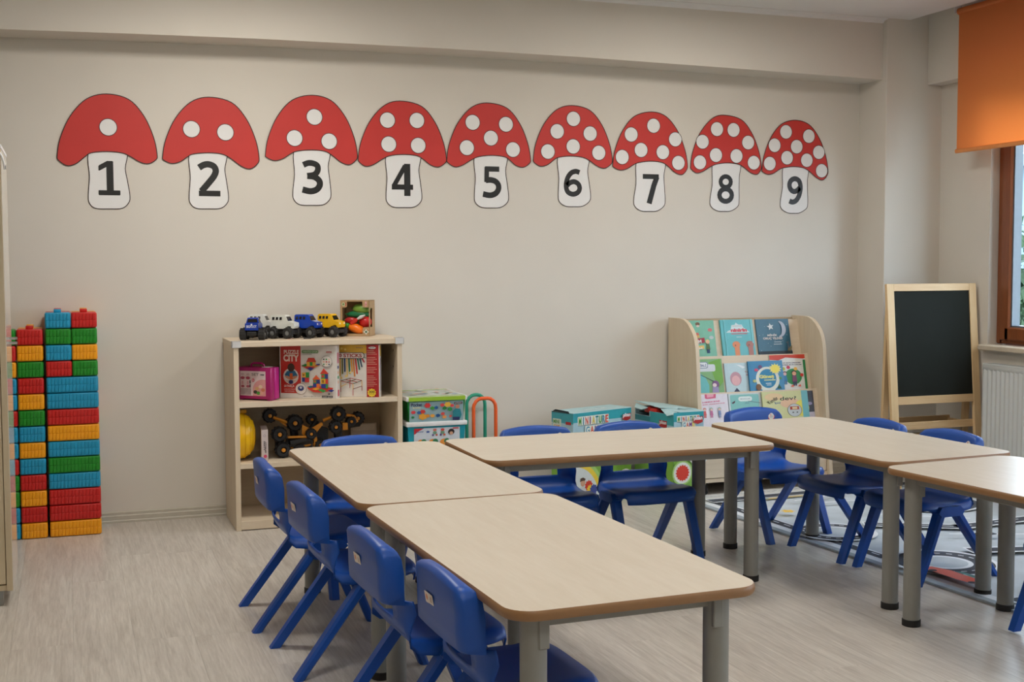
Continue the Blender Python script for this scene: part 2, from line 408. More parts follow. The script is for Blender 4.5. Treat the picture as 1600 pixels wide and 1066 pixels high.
v = MB().lathe([(.012, 0), (.014, .01), (.014, .03), (.010, .034)], paint('chrome', (190, 190, 190), .2, .02, 30, .5, 0, 1), T(.012, .0, z1 - .04, R(-90)), 16); v.build('valve', parent=t)
for y_ in (-.2, -Lr + .2): MB().b2((.055, y_ - .02, z0 + .1), (.081, y_ + .02, z1 - .1), RAD).build('wall_bracket', parent=t)

# ------------------------------------------------------------------ mushroom number cards on the back wall
H0 = (0, 1.2498, 6.2315)
def onwall(px, py, Y=0.0):            # where a measured point of the frontal wall decoration lies on the wall plane
    d = fw + rt * ((px - 800) / 1920.86) + up * ((533 - py) / 1920.86)
    s = (Y + 6.2315) / d.y
    return (d.x * s, 1.2498 + d.z * s)
RED = paint('red_card', (198, 52, 46), .6, .03, 8); CARD = paint('white_card', (230, 229, 227), .6, .02, 8); OUTL = paint('card_outline', (52, 38, 34), .7); DIG = paint('black_card', (24, 24, 22), .6)
WORDS = ['one', 'two', 'three', 'four', 'five', 'six', 'seven', 'eight', 'nine']
MUSH = [  # left, right, top(x,y), ext y, lobeL, lobeR, arc, stem top l/r, stem bottom l/r/y, dots, dot r, digit box
 (89.5, 245.5, (166, 147), 242, (105, 259), (232, 256), (166, 237), (141.5, 195.5), (138, 203, 326), [(169, 199)], 13.5, (154, 187, 252, 305)),
 (254, 404.5, (326, 152), 245, (267.5, 255.5), (391, 264), (324, 239), (299, 351), (295.5, 357, 326), [(299, 202), (352, 207)], 13.2, (309, 344, 253, 306)),
 (414.5, 558, (487, 149), 241, (428, 251), (546, 257.5), (485, 234.5), (462.5, 512.5), (457.5, 517, 320.5), [(460, 216), (491, 183), (514, 221)], 12.6, (471, 504, 251, 303)),
 (559.5, 697, (624, 158), 247, (571, 260), (685, 261), (630, 241.5), (606, 654), (603, 659, 324), [(605, 188), (651, 188.5), (607, 225.5), (653, 227.5)], 12.2, (611, 645, 256.5, 306)),
 (698, 828.5, (760, 161), 248, (710.5, 261), (817.5, 261.5), (767.5, 243), (744, 789.5), (741, 794.5, 324.5), [(738, 191.5), (790, 194.5), (766.5, 216), (729, 231), (801, 234)], 11.8, (753, 783, 261, 309)),
 (833, 956, (892.5, 165), 248, (844, 260), (944.5, 263), (891, 244), (874, 917.7), (872, 922.6, 322.6), [(870, 205.5), (855.5, 237), (895.4, 186), (921.5, 209), (895, 229), (935, 239)], 11.3, (880, 910, 265, 307)),
 (957, 1073.6, (1017.5, 175), 257, (968.5, 266), (1065, 273), (1016, 252), (997, 1036.8), (990, 1039, 330), [(1020.5, 196.7), (985.6, 210.4), (1054.4, 218), (1001, 234.6), (1035, 238), (971.6, 245.6), (1059.3, 254.7)], 10.8, (1003, 1030, 273, 318)),
 (1078.6, 1189, (1129, 180), 259, (1087.6, 270.4), (1182, 272.6), (1135.8, 254.7), (1116, 1154.5), (1109, 1154.5, 330), [(1119.5, 202), (1145.4, 203.3), (1097, 221.7), (1168.2, 223), (1117.9, 242.6), (1150, 244), (1092.9, 253.9), (1177, 254.4)], 10.6, (1120, 1147, 273, 318)),
 (1190, 1293, (1241.7, 188), 265, (1199, 272.6), (1285, 281.4), (1239, 260.5), (1225.7, 1261), (1218.8, 1261.7, 333), [(1227.3, 206.3), (1263, 213), (1209.5, 227.2), (1244, 229.4), (1278.5, 238.2), (1229, 246.7), (1259.8, 250.6), (1202, 255.8), (1283, 267)], 10.2, (1229, 1254, 276, 319))]
def card(mb, pts, y0, y1, mat):
    b = bmesh.new()
    f = b.faces.new([b.verts.new((p[0], y1, p[1])) for p in pts]); f.normal_update(); r = bmesh.ops.extrude_face_region(b, geom=[f])
    for v in r['geom']:
        if isinstance(v, bmesh.types.BMVert): v.co.y = y0
    bmesh.ops.recalc_face_normals(b, faces=b.faces); bmesh.ops.triangulate(b, faces=[f for f in b.faces if len(f.verts) > 4])
    mb.bm(b, mat)
def strip(mb, pts, wd, y, mat):      # thin outline along a closed curve
    n = len(pts); vs_ = []
    for i in range(n):
        a, b_ = Vector(pts[i - 1]), Vector(pts[(i + 1) % n]); d = (b_ - a).normalized(); nn = Vector((-d.y, d.x)) * wd / 2
        p = Vector(pts[i]); vs_ += [(p.x + nn.x, y, p.y + nn.y), (p.x - nn.x, y, p.y - nn.y)]
    mb.add(vs_, [[2 * i, 2 * i + 1, (2 * i + 3) % (2 * n), (2 * i + 2) % (2 * n)] for i in range(n)], mat)
ARC6 = [(.52, .885), (.40, .925), (.26, .87), (.15, .71), (.095, .5), (.095, .3), (.16, .15), (.31, .085), (.46, .15), (.525, .30), (.48, .46), (.35, .545), (.21, .50), (.12, .40)]
DIGITS = {2: [([(.045, .815), (.17, .895), (.30, .92), (.44, .865), (.495, .74), (.45, .59), (.33, .42), (.10, .13)], .165), ([(.03, .072), (.61, .072)], .145)],
 3: [([(.06, .855), (.2, .915), (.34, .91), (.465, .84), (.47, .69), (.37, .575), (.17, .535)], .155), ([(.17, .535), (.37, .51), (.51, .40), (.525, .26), (.43, .13), (.25, .08), (.03, .13)], .165)],
 4: [([(.40, .94), (.075, .30)], .13), ([(.02, .275), (.62, .275)], .145), ([(.455, 1.0), (.455, 0)], .18)],
 5: [([(.10, .925), (.555, .925)], .15), ([(.155, .99), (.145, .50)], .14), ([(.12, .56), (.28, .575), (.43, .53), (.52, .42), (.525, .28), (.43, .14), (.25, .08), (.03, .12)], .165)],
 6: [(ARC6, .165)], 7: [([(.02, .925), (.60, .925)], .15), ([(.53, .92), (.42, .62), (.25, .0)], .175)],
 8: [([(.31 + .185 * math.cos(R(q)), .745 + .185 * math.sin(R(q))) for q in range(0, 361, 20)], .14), ([(.31 + .225 * math.cos(R(q)), .29 + .215 * math.sin(R(q))) for q in range(0, 361, 20)], .155)],
 9: [([(.62 - u, 1 - v) for u, v in ARC6], .165)]}
def digit(p, n_, a, b_):
    W_, H_ = b_[0] - a[0], b_[1] - a[1]
    for path, t_ in DIGITS[n_]:
        closed = path[0] == path[-1] or math.hypot(path[0][0] - path[-1][0], path[0][1] - path[-1][1]) < 1e-6
        q = path if len(path) < 4 or closed else catmull(path, 5, False)
        q = [Vector((a[0] + u / .62 * W_, a[1] + v * H_)) for u, v in q]; vs_ = []; m_ = len(q)
        for k in range(m_):
            pa = q[k - 1] if k else (q[-2] if closed else q[0]); pb = q[k + 1] if k < m_ - 1 else (q[1] if closed else q[-1])
            d = (pb - pa).normalized(); nn = Vector((-d.y, d.x)) * t_ * 1.12 * H_ / 2; vs_ += [(q[k].x + nn.x, -p.h, q[k].y + nn.y), (q[k].x - nn.x, -p.h, q[k].y - nn.y)]
        p.mb.add(vs_, [[2 * k, 2 * k + 1, 2 * k + 3, 2 * k + 2] for k in range(m_ - 1)], ink(24, 24, 22)); p.h += p.step
for i, (l, r_, tp, ey, lL, lR, arc, st, sb, dots, dr, dg) in enumerate(MUSH):
    cx, cz = onwall(arc[0], arc[1])
    t = thing('mushroom_number_card', 'red cap paper mushroom with %s white spot%s and black number %d' % (WORDS[i], '' if i == 0 else 's', i + 1), 'wall card', (cx, -.001, cz), 0, 'mushroom number cards on the back wall')
    W_ = r_ - l
    P = lambda p: tuple(a - b for a, b in zip(onwall(*p), (cx, cz)))
    k1 = lambda u, v, x0=l, w_=W_, ty=tp[1]: (x0 + u * w_, ty + v * (ey - ty))
    outline = [(l, ey), k1(.03, .72), k1(.13, .36), k1(.29, .085), tp, k1(.715, .09), k1(.87, .37), k1(.965, .72), (r_, ey),
               (r_ - .012 * W_, ey + .55 * (lR[1] - ey)), lR, (lR[0] - .09 * W_, lR[1] - .15 * (lR[1] - arc[1])), ((lR[0] * .5 + arc[0] * .5) + .02 * W_, arc[1] + .36 * (lR[1] - arc[1])),
               (arc[0] + .15 * W_, arc[1] + 2), arc, (arc[0] - .15 * W_, arc[1] + 2), ((lL[0] * .5 + arc[0] * .5) - .02 * W_, arc[1] + .38 * (lL[1] - arc[1])), (lL[0] + .09 * W_, lL[1] - .15 * (lL[1] - arc[1])), lL, (l + .012 * W_, ey + .5 * (lL[1] - ey))]
    cp = catmull([P(p) for p in outline], 5)
    sh = sb[2] - arc[1]
    so = [(st[0], arc[1] - 4), (st[1], arc[1] - 4), (st[1] + .2, arc[1] + .3 * sh), ((st[1] + sb[1]) / 2, arc[1] + .52 * sh), (sb[1], arc[1] + .78 * sh), (sb[1] - 2, arc[1] + .9 * sh), (sb[1] - 12, sb[2] - .5), ((sb[0] + sb[1]) / 2, sb[2] + .5), (sb[0] + 11, sb[2] - .5), (sb[0] + 1.5, arc[1] + .9 * sh), (sb[0], arc[1] + .76 * sh), ((st[0] + sb[0]) / 2, arc[1] + .45 * sh)]
    sp = catmull([P(p) for p in so], 5)
    mb = MB(); card(mb, sp, -.0012, 0, CARD); strip(mb, sp, .0042, -.00135, OUTL); mb.build('stem', parent=t, smooth=0)
    mb = MB(); card(mb, cp, -.0034, -.0016, RED); strip(mb, cp, .0042, -.0036, OUTL); cap = mb.build('cap', parent=t, smooth=0)
    dm = None
    for d in dots:
        q = P(d); rx = abs(P((d[0] + dr, d[1]))[0] - q[0]); rz_ = rx
        rz_ = abs(P((d[0], d[1] + (13.5 - .0022 * (d[0] - 170)) ))[1] - q[1]) if 0 else .0405
        mb = MB(); card(mb, ell(0, 0, .0405, .0405, 26), -.0010, 0, CARD); strip(mb, ell(0, 0, .0405, .0405, 26), .003, -.0012, OUTL)
        mb.build('spot', parent=cap, loc=(q[0], -.0036, q[1]), smooth=0)
    a = P((dg[0], dg[3])); b_ = P((dg[1], dg[2]))
    pr = Print()
    if i == 0: pr.poly([(a[0] + u * (b_[0] - a[0]), a[1] + v * (b_[1] - a[1])) for u, v in ((.02, 0), (.98, 0), (1, .02), (1, .13), (.98, .145), (.70, .145), (.70, .98), (.66, 1), (.42, 1), (.05, .87), (.02, .84), (.02, .72), (.06, .71), (.38, .82), (.38, .145), (.02, .145), (0, .13), (0, .02))], (24, 24, 22))
    else: digit(pr, i + 1, a, b_)
    pr.build('number', t, (0, -.0014, 0))
    t.rotation_euler = (0, 0, 0)

# ------------------------------------------------------------------ building bricks in the left corner
BC = {'r': ('red', paint('red_brick_plastic', (196, 28, 24), .35)), 'y': ('yellow', paint('yellow_brick_plastic', (240, 160, 10), .35)),
      'g': ('green', paint('green_brick_plastic', (22, 134, 30), .35)), 'b': ('blue', paint('blue_brick_plastic', (20, 146, 186), .35))}
BH = .0742; bmesh_cache = {}
def brick_mesh(wd, col):
    if (wd, col) in bmesh_cache: return bmesh_cache[(wd, col)]
    mb = MB(); g = .0015; d = .112
    mb.b2((g, g, .0015), (wd - g, d - g, BH - .0015), BC[col][1], .006, None, 2)
    nr = 7 if wd < .15 else 14; p = (wd - .010) / nr
    for k in range(nr):
        for z0_, z1_ in ((.006, BH / 2 - .0012), (BH / 2 + .0012, BH - .006)):
            x0 = .005 + k * p
            mb.b2((x0 + .0012, -.0006, z0_), (x0 + p - .0012, .004, z1_), BC[col][1], .0015)
    nd = 7; p = (d - .010) / nd
    for k in range(nd):
        mb.b2((wd - .004, .005 + k * p + .0012, .006), (wd + .0006, .005 + k * p + p - .0012, BH - .006), BC[col][1], .0015)
    bmesh_cache[(wd, col)] = mb.mesh('body', None, 40)
    return bmesh_cache[(wd, col)]
ORD = ['bottom', 'second', 'third', 'fourth', 'fifth', 'sixth', 'seventh', 'eighth', 'ninth', 'tenth', 'eleventh', 'twelfth', 'thirteenth', 'fourteenth']
stud = {c: MB().b2((-.016, -.016, 0), (.016, .016, .016), BC[c][1], .003, None, 2).mesh('stud', None, 40) for c in BC}
def brick(x, y, lvl, wd, col, where, top=False):
    size = 'double width' if wd > .15 else 'single'
    pos = 'top layer' if top else (ORD[lvl] + (' layer' if lvl == 0 else ' layer up'))
    t = thing('building_brick', '%s %s toy brick, %s, %s' % (size, BC[col][0], pos, where), 'toy brick', (x, y, lvl * BH), 0, 'plastic building bricks stacked in the left corner')
    link('body', brick_mesh(wd, col), t)
    if top: link('stud', stud[col], t, (wd / 2, .05, BH - .002))
xr = -.107
dbl = 'yrrbgbyrbb'
for k, c in enumerate(dbl):
    brick(xr, -.243, k, .226, c, 'front row of right stack')
    brick(xr, -.129, k, .226, 'brgybrgyrg'[k], 'wall row of right stack')
for side, cols, cb, nm in ((0, 'rbgb', 'gyrr', 'left half'), (1, 'gygr', 'rgby', 'right half')):
    for k in range(4):
        brick(xr + side * .1135, -.243, 10 + k, .1125, cols[k], '%s, front row of right stack' % nm, k == 3)
        brick(xr + side * .1135, -.129, 10 + k, .1125, cb[k], '%s, wall row of right stack' % nm, k == 3)
for k, c in enumerate('yryrbybgyrgyr'):
    brick(xr - .122, -.243, k, .1125, c, 'front row of middle stack', k == 12)
for k, c in enumerate('bgrybgryygbry'):
    brick(xr - .122, -.129, k, .1125, c, 'wall row of middle stack', k == 12)
for k, c in enumerate('bbggrbbrbbyrg'):
    brick(xr - .2375, -.243, k, .1125, c, 'far left stack beside tall cabinet', k == 12)

# ------------------------------------------------------------------ tall cabinet at the left edge
t = thing('tall_cabinet', 'tall pale wooden cabinet cut off by the left edge of the photo', 'cabinet', (-.218, -1.4, 0))
LAM = wood('cabinet_laminate', (190, 172, 140), (206, 190, 160), (16, 16, 1.2), .3, 0, False, .8)
WLAM = paint('glossy_side_laminate', (206, 200, 188), .12, .01)
MB().b2((-.022, 0, .055), (-.001, .42, 1.675), LAM, .001).build('side_panel', parent=t)
MB().b2((-.001, .001, .056), (.0005, .419, 1.674), WLAM).build('side_skin', parent=t)
MB().b2((-1.0, 0, .055), (-.978, .42, 1.675), LAM, .001).build('side_panel', parent=t)
MB().b2((-.978, .41, .055), (-.022, .42, 1.675), LAM).build('back_panel', parent=t)
MB().b2((-1.002, -.004, 1.675), (.002, .422, 1.69), WHITE, .002).build('top_panel', parent=t)
MB().b2((-.978, .01, .055), (-.022, .41, .075), LAM).build('bottom_panel', parent=t)
for x0, x1 in ((-.976, -.501), (-.499, -.024)):
    d = MB().b2((x0, .003, .08), (x1, .021, 1.665), LAM, .002).build('door', parent=t)
    MB().tube([(x0 + .43 if x0 < -.6 else x0 + .045, -.004, .85), (x0 + .43 if x0 < -.6 else x0 + .045, -.02, .87), (x0 + .43 if x0 < -.6 else x0 + .045, -.02, .97), (x0 + .43 if x0 < -.6 else x0 + .045, -.004, .99)], .005, METAL).build('handle', parent=d)
for x in (-.06, -.94):
    for y in (.02, .36): MB().b2((x - .025, y - .01, 0), (x + .025, y + .04, .055), METAL, .002).build('foot', parent=t)
MB().tube([(-.005, -.006, 1.66), (.004, -.008, 1.645), (.010, -.006, 1.62), (.012, -.004, 1.60)], .004, WHITE).build('latch', parent=t)
MB().b2((.010, -.008, 1.60), (.017, .004, 1.615), METAL, .002).build('latch_button', parent=t)
for z in (.958, .975): MB().lathe([(.0055, 0), (.0055, .03)], paint('chrome', (190, 190, 190), .2, .02, 30, .5, 0, 1), T(0, .22, z, 0, R(90)), 12).build('hinge_pin', parent=t)

# ------------------------------------------------------------------ open shelf unit
SX0, SX1, SF, SZ = .717, 1.527, -.408, .894
t = thing('shelf_unit', 'low pale maple shelf unit with three open levels against the wall', 'shelf', (SX0, -.0, 0))
Wd = SX1 - SX0; YB = -.018
MB().b2((0, SF, .0), (.024, YB, SZ - .026), CAB, .0012).build('side_panel', parent=t)
MB().b2((Wd - .024, SF, .0), (Wd, YB, SZ - .026), CAB, .0012).build('side_panel', parent=t)
MB().b2((-.004, SF - .004, SZ - .026), (Wd + .004, YB, SZ), CABH, .002).build('top_board', parent=t)
for z in (.607, .318): MB().b2((.024, SF + .001, z - .024), (Wd - .024, YB - .006, z), CABH, .001).build('shelf_board', parent=t)
MB().b2((.024, SF + .001, .004), (Wd - .024, YB - .006, .045), CABH, .001).build('bottom_board', parent=t)
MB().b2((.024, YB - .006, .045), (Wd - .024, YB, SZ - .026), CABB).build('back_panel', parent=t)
CLR = paint('clear_corner_guard', (205, 205, 205), .15, .02)
for x, s_ in ((0, 1), (Wd, -1)):
    mb = MB(); mb.b2((x - s_ * .008, SF - .008, SZ - .028), (x + s_ * .035, SF - .0045, SZ + .003), CLR, .001); mb.b2((x - s_ * .008, SF - .008, SZ - .028), (x - s_ * .0045, SF + .03, SZ + .003), CLR, .001); mb.b2((x - s_ * .008, SF - .008, SZ + .0005), (x + s_ * .035, SF + .03, SZ + .003), CLR, .001)
    mb.build('corner_guard', parent=t)
for z in (.83, .75):
    MB().lathe([(.004, 0), (.004, .001)], BLACK, T(Wd - .0245, -.33, z, 0, R(-90)), 10).build('peg_hole', parent=t)

# toy trucks on top
TIRE = paint('tyre_rubber', (34, 34, 34), .7); HUB = paint('tyre_hub', (120, 122, 122), .35); DARKW = paint('dark_window', (30, 28, 30), .25)
def truck(x, y, rz, col, style, label, deco=None):
    t = thing('toy_monster_truck', label, 'toy truck', (x, y, SZ), rz, 'toy monster trucks on the shelf top'); t.scale = (.92, 1.0, 1.06)
    body = paint('toy_body_%d_%d_%d' % col, col, .28)
    wr, ww = .0262, .032
    for sx in (-.043, .043):
        for sy in (-1, 1):
            M_ = T(sx, sy * .028, wr, R(-90 * sy))
            wh = MB().lathe([(.012, 0), (wr - .005, 0), (wr - .001, .004), (wr, ww / 2), (wr - .001, ww - .004), (wr - .005, ww), (.013, ww), (.012, ww - .004)], TIRE, M_, 18)
            for k in range(14):
                a = 2 * math.pi * k / 14; wh.box((wr * math.cos(a), wr * math.sin(a), ww / 2), (.003, .004, ww * .8), TIRE, 0, M_ @ T())
            wo = wh.build('wheel', parent=t)
            MB().lathe([(.012, 0), (.012, .003), (.006, .004), (.006, .007), (.002, .008)], HUB, M_ @ T(0, 0, ww - .006), 14).build('hub', parent=wo)
    ch = MB(); ch.b2((-.06, -.022, .022), (.064, .022, .040), BLACK, .003)
    for sx in (-.043, .043): ch.tube([(sx, -.03, wr), (sx, .03, wr)], .006, BLACK, 8)
    ch.b2((.058, -.024, .020), (.068, .024, .038), BLACK, .003); ch.b2((-.068, -.024, .020), (-.058, .024, .038), BLACK, .003)
    ch.build('chassis', parent=t)
    # body shell: side outline with wheel arches
    if style == 'pickup': o = [(-.068, .045), (-.056, .045), (-.052, .056), (-.034, .056), (-.03, .045), (.03, .045), (.034, .056), (.052, .056), (.056, .045), (.066, .045), (.068, .062), (.064, .070), (.030, .076), (.014, .096), (.010, .100), (-.026, .100), (-.034, .096), (-.038, .076), (-.068, .076)]
    else: o = [(-.066, .045), (-.056, .045), (-.052, .057), (-.034, .057), (-.03, .045), (.03, .045), (.034, .057), (.052, .057), (.056, .045), (.066, .046), (.070, .056), (.068, .072), (.034, .079), (.020, .103), (.014, .108), (-.058, .108), (-.065, .103)]
    b = bmesh.new(); f = b.faces.new([b.verts.new((p[0], -.031, p[1])) for p in o]); r = bmesh.ops.extrude_face_region(b, geom=[f])
    for v in r['geom']:
        if isinstance(v, bmesh.types.BMVert): v.co.y = .031
    for v in b.verts:
        if v.co.z > .085: v.co.y *= .80
    bmesh.ops.recalc_face_normals(b, faces=b.faces); bmesh.ops.triangulate(b, faces=[f for f in b.faces if len(f.verts) > 4])
    MB().bm(b, body).build('body_shell', parent=t, smooth=25)
    wn = MB()
    def sidewin(x0, x1, z0, z1):
        for s_ in (-1, 1):
            f_ = lambda z: s_ * (.0312 - (.0062 if z > .085 else .0062 * max(0, (z - .078)) / .007 ))
            wn.add([(x0, s_ * .0302, z0), (x1, s_ * .0302, z0), (x1 - .003, s_ * .0262, z1), (x0 + .002, s_ * .0262, z1)], [[0, 1, 2, 3]])
    if style == 'pickup':
        for s_ in (-1, 1): wn.add([(-.028, s_ * .0305, .078), (.022, s_ * .0305, .078), (.010, s_ * .0256, .096), (-.026, s_ * .0256, .096)], [[0, 1, 2, 3]])
        wn.add([(.0295, -.026, .079), (.0295, .026, .079), (.0155, .021, .0965), (.0155, -.021, .0965)], [[0, 1, 2, 3]])
        wn.add([(-.0385, -.024, .080), (-.0385, .024, .080), (-.0352, .021, .095), (-.0352, -.021, .095)], [[0, 1, 2, 3]])
    else:
        for a in (-.056, -.035, -.014):
            for s_ in (-1, 1): wn.add([(a, s_ * .0292, .086), (a + .014, s_ * .0292, .086), (a + .014, s_ * .0256, .100), (a, s_ * .0256, .100)], [[0, 1, 2, 3]])
        wn.add([(.0335, -.025, .081), (.0335, .025, .081), (.0225, .022, .1005), (.0225, -.022, .1005)], [[0, 1, 2, 3]])
    wn.mats = [DARKW]; wn.build('window_glazing', parent=t, smooth=0, fixn=False)
    for s_ in (-1, 1): MB().ball((.069, s_ * .021, .064), (.003, .005, .004), WHITE).build('headlight', parent=t)
    return t
a1 = truck(.835, -.250, R(72), (16, 56, 160), 'pickup', 'blue toy monster pickup truck, nearest the shelf front at the left end')
p = Print(); p.text('BIGFOOT', -.024, .056, .024, .068, (225, 228, 235), .02); p.circ(0, .071, .004, (225, 228, 235)); p.build('tailgate_lettering', a1, (-.0682, 0, 0), (0, 0, R(-90)))
truck(.898, -.085, R(-25), (228, 230, 226), 'van', 'white toy monster truck half hidden behind the blue pickup')
truck(.990, -.20, R(-35), (222, 224, 214), 'van', 'white toy monster van between the blue pickup and the blue van')
b1 = truck(1.108, -.185, R(-38), (22, 66, 176), 'van', 'blue toy monster van with a pale printed hood')
p = Print(); p.poly([(-.024, -.012), (.024, -.012), (.022, .016), (-.022, .016)], (170, 190, 226)); p.circ(-.01, .002, .005, (220, 70, 70)); p.text('racing', -.004, -.003, .018, .006, (60, 80, 160), .0); p.build('hood_print', b1, (.052, 0, .0768), (R(-78), 0, R(90)))
truck(1.226, -.17, R(-42), (240, 186, 26), 'van', 'yellow toy monster truck at the right end of the truck row')
MB().box((0, 0, .003), (.036, .014, .006), BLACK, .001).build('loose_block')
tag(bpy.data.objects['loose_block'], 'small black loose piece lying in front of the blue toy van', 'toy piece'); bpy.data.objects['loose_block'].location = (1.085, -.29, SZ)
q = MB().prism([(0, 0), (.03, .006), (.033, .013), (.014, .012), (.002, .006)], 0, .001, 'z', paint('peach_paper', (222, 168, 140), .7)).build('paper_scrap', loc=(.99, -.285, SZ))
tag(q, 'tiny peach paper scrap on the shelf top below the white toy van', 'paper')

# boxed play vegetables
KR = paint('kraft_card', (184, 152, 112), .7, .05, 40)
VW, VD, VH, th = .152, .095, .180, .002
t = thing('play_vegetable_box', 'small brown cardboard box with open window on the shelf top', 'toy box', (1.283, -.125, SZ), R(-30))
mb = MB(); mb.b2((0, 0, 0), (VW, VD, th)); mb.b2((0, 0, VH - th), (VW, VD, VH)); mb.b2((0, VD - th, 0), (VW, VD, VH)); mb.b2((0, 0, 0), (th, VD, VH))
mb.b2((VW - th, .0, 0), (VW, .014, VH)); mb.b2((VW - th, .05, 0), (VW, VD, VH)); mb.b2((VW - th, .014, 0), (VW, .05, .045)); mb.b2((VW - th, .014, VH - .04), (VW, .05, VH))
mb.prism([(0, 0), (VW, 0), (VW, .045), (VW - .030, .045), (VW - .036, .038), (VW - .036, .012), (.036, .012), (.036, .036), (.030, .045), (.010, .045), (.010, VH - .036), (.030, VH - .036), (.036, VH - .030), (.036, VH - .006), (VW - .036, VH - .006), (VW - .036, VH - .030), (VW - .030, VH - .036), (VW, VH - .036), (VW, VH), (0, VH)], 0, th, 'y')
b = bmesh.new(); b.free()
mb.mats = [KR]; mb.build('carton', parent=t, smooth=0)
p = Print(); p.circ(.017, VH - .020, .009, (206, 214, 180)); p.circ(.017, VH - .020, .006, (120, 140, 90)); p.rect(.027, VH - .028, .031, VH - .012, (180, 60, 50)); p.build('corner_sticker', t); p = Print(); p.poly(rrect(VW - .023, VH - .031, VW - .013, VH - .006, .003), (222, 170, 170)); p.text('3+', VW - .022, VH - .028, VW - .014, VH - .016, (190, 50, 60)); p.build('corner_sticker', t); p = Print()
p.poly(rrect(.004, .006, .030, .036, .006), (196, 44, 44)); p.text('toys', .007, .014, .027, .027, (240, 220, 220), .03, .4); p.build('corner_sticker', t); p = Print(); p.poly(star(VW - .018, .022, .015, .008, 4), (226, 228, 220)); p.circ(VW - .018, .022, .006, (90, 120, 90)); p.build('corner_sticker', t)
def tin(name, lab, cat, par=None, **kw): pass
veg = [('toy_cabbage', 'light green play cabbage at the top inside the vegetable box', (.098, .046, .137), (.048, .030, .026), (126, 168, 70)),
       ('toy_cucumber', 'dark green play cucumber lying across inside the vegetable box', (.080, .040, .108), (.060, .016, .018), (30, 118, 72)),
       ('toy_tomato', 'round red play tomato at the right inside the vegetable box', (.118, .042, .070), (.033, .028, .029), (200, 36, 36)),
       ('toy_aubergine', 'dark purple play aubergine at the left inside the vegetable box', (.022, .040, .066), (.018, .022, .020), (64, 36, 66)),
       ('toy_radish', 'red and white play radish in the middle of the vegetable box', (.047, .024, .078), (.032, .014, .017), (186, 44, 46))]
def inbox(px, py, pz):
    a = R(-30); return (1.283 + px * math.cos(a) - py * math.sin(a), -.125 + px * math.sin(a) + py * math.cos(a), SZ + pz)
for nm, lab, c, r_, col in veg:
    q = thing(nm, lab, 'toy vegetable', inbox(c[0], c[1], c[2] - r_[2]), R(-30), 'play vegetables in the box')
    MB().ball((0, 0, r_[2]), r_, paint(nm + '_paint', col, .3, .08)).build('body', parent=q)
    MB().tube([(-r_[0] * .95, 0, r_[2]), (-r_[0] * 1.12, 0, r_[2] + .004)], [.004, .002], paint('stalk_green', (70, 130, 60), .6)).build('stalk', parent=q)
q = thing('toy_carrot', 'orange play carrot with green top at the bottom of the vegetable box', 'toy vegetable', inbox(.052, .020, .034), R(-30), 'play vegetables in the box')
MB().tube([(-.01, 0, .012), (.02, 0, .006), (.05, 0, -.008), (.066, 0, -.016)], [.015, .024, .021, .010], paint('carrot_orange', (244, 122, 26), .3), 14).build('root', parent=q)
MB().ball((-.020, 0, .018), (.014, .013, .014), paint('leaf_green', (60, 150, 50), .4)).build('leaves', parent=q)
q = thing('toy_knife', 'white and red play knife slanting across the vegetable box', 'toy vegetable', inbox(.052, .012, .062), R(-30), 'play vegetables in the box')
MB().tube([(0, 0, 0), (.022, 0, .016), (.034, 0, .024)], [.009, .011, .006], paint('knife_red', (206, 50, 42), .3), 12).build('handle', parent=q)
MB().tube([(.034, 0, .024), (.052, 0, .034), (.074, 0, .044)], [.005, .0095, .003], WHITE, 12).build('blade', parent=q)

# pink toy case
PK = paint('magenta_plastic', (186, 28, 128), .32); PK2 = paint('magenta_plastic_dark', (164, 20, 100), .32)
cw, cd, chh = .195, .075, .158
t = thing('pink_toy_case', 'magenta plastic carry case with printed kitchen toy label', 'toy case', (.748, -.250, .607), R(-43))
MB().b2((0, 0, .006), (cw, cd * .45, chh), PK2, .005, None, 2).build('front_shell', parent=t)
MB().b2((0, cd * .47, .006), (cw, cd, chh), PK, .005, None, 2).build('rear_shell', parent=t)
mb = MB(); mb.tube([(.06, cd * .5, chh - .002), (.062, cd * .5, chh + .012), (.075, cd * .5, chh + .018), (.12, cd * .5, chh + .018), (.133, cd * .5, chh + .012), (.135, cd * .5, chh - .002)], .005, PK2); mb.build('handle', parent=t)
for x in (.02, cw - .02): MB().b2((x - .008, .008, 0), (x + .008, cd - .008, .008), PK, .002).build('foot', parent=t)
MB().b2((.14, .01, chh), (.175, .05, chh + .003), WHITE, .001).build('paper_tag', parent=t)
p = Print(); u0, v0, u1, v1 = .022, .022, cw - .028, chh - .018; W_, H_ = u1 - u0, v1 - v0
p.xf = lambda u, v: (u0 + u * W_, v0 + v * H_)
p.rect(0, 0, 1, 1, (226, 206, 208))
p.poly([(.5, 0)] + [(1, 0), (1, .66)] + ell(.88, .25, .38, .42, 12, 90, 180) , (214, 150, 150))
for cx, cz, c in ((.66, .3, (206, 160, 110)), (.8, .38, (226, 196, 170)), (.9, .25, (200, 120, 90)), (.6, .16, (60, 60, 50)), (.72, .12, (80, 150, 60)), (.85, .12, (220, 160, 150))): p.circ(cx, cz, .075, c, .07)
for cx in (.11, .32):
    p.circ(cx, .87, .07, (206, 176, 180), .045); p.circ(cx, .72, .085, (172, 70, 96), .06); p.circ(cx, .38, .07, (180, 90, 110), .05); p.rect(cx - .04, .46, cx + .03, .6, (214, 160, 170))
for k in range(9): p.rect(.04 + k * .047, .04, .058 + k * .047, .3, (110, 90, 96))
p.text('SET', .48, .82, .76, .93, (120, 110, 112)); p.rect(.82, .84, .97, .89, (60, 56, 60)); p.circ(.54, .64, .05, (190, 60, 90), .07); p.text('16', .515, .605, .565, .675, (245, 235, 235))
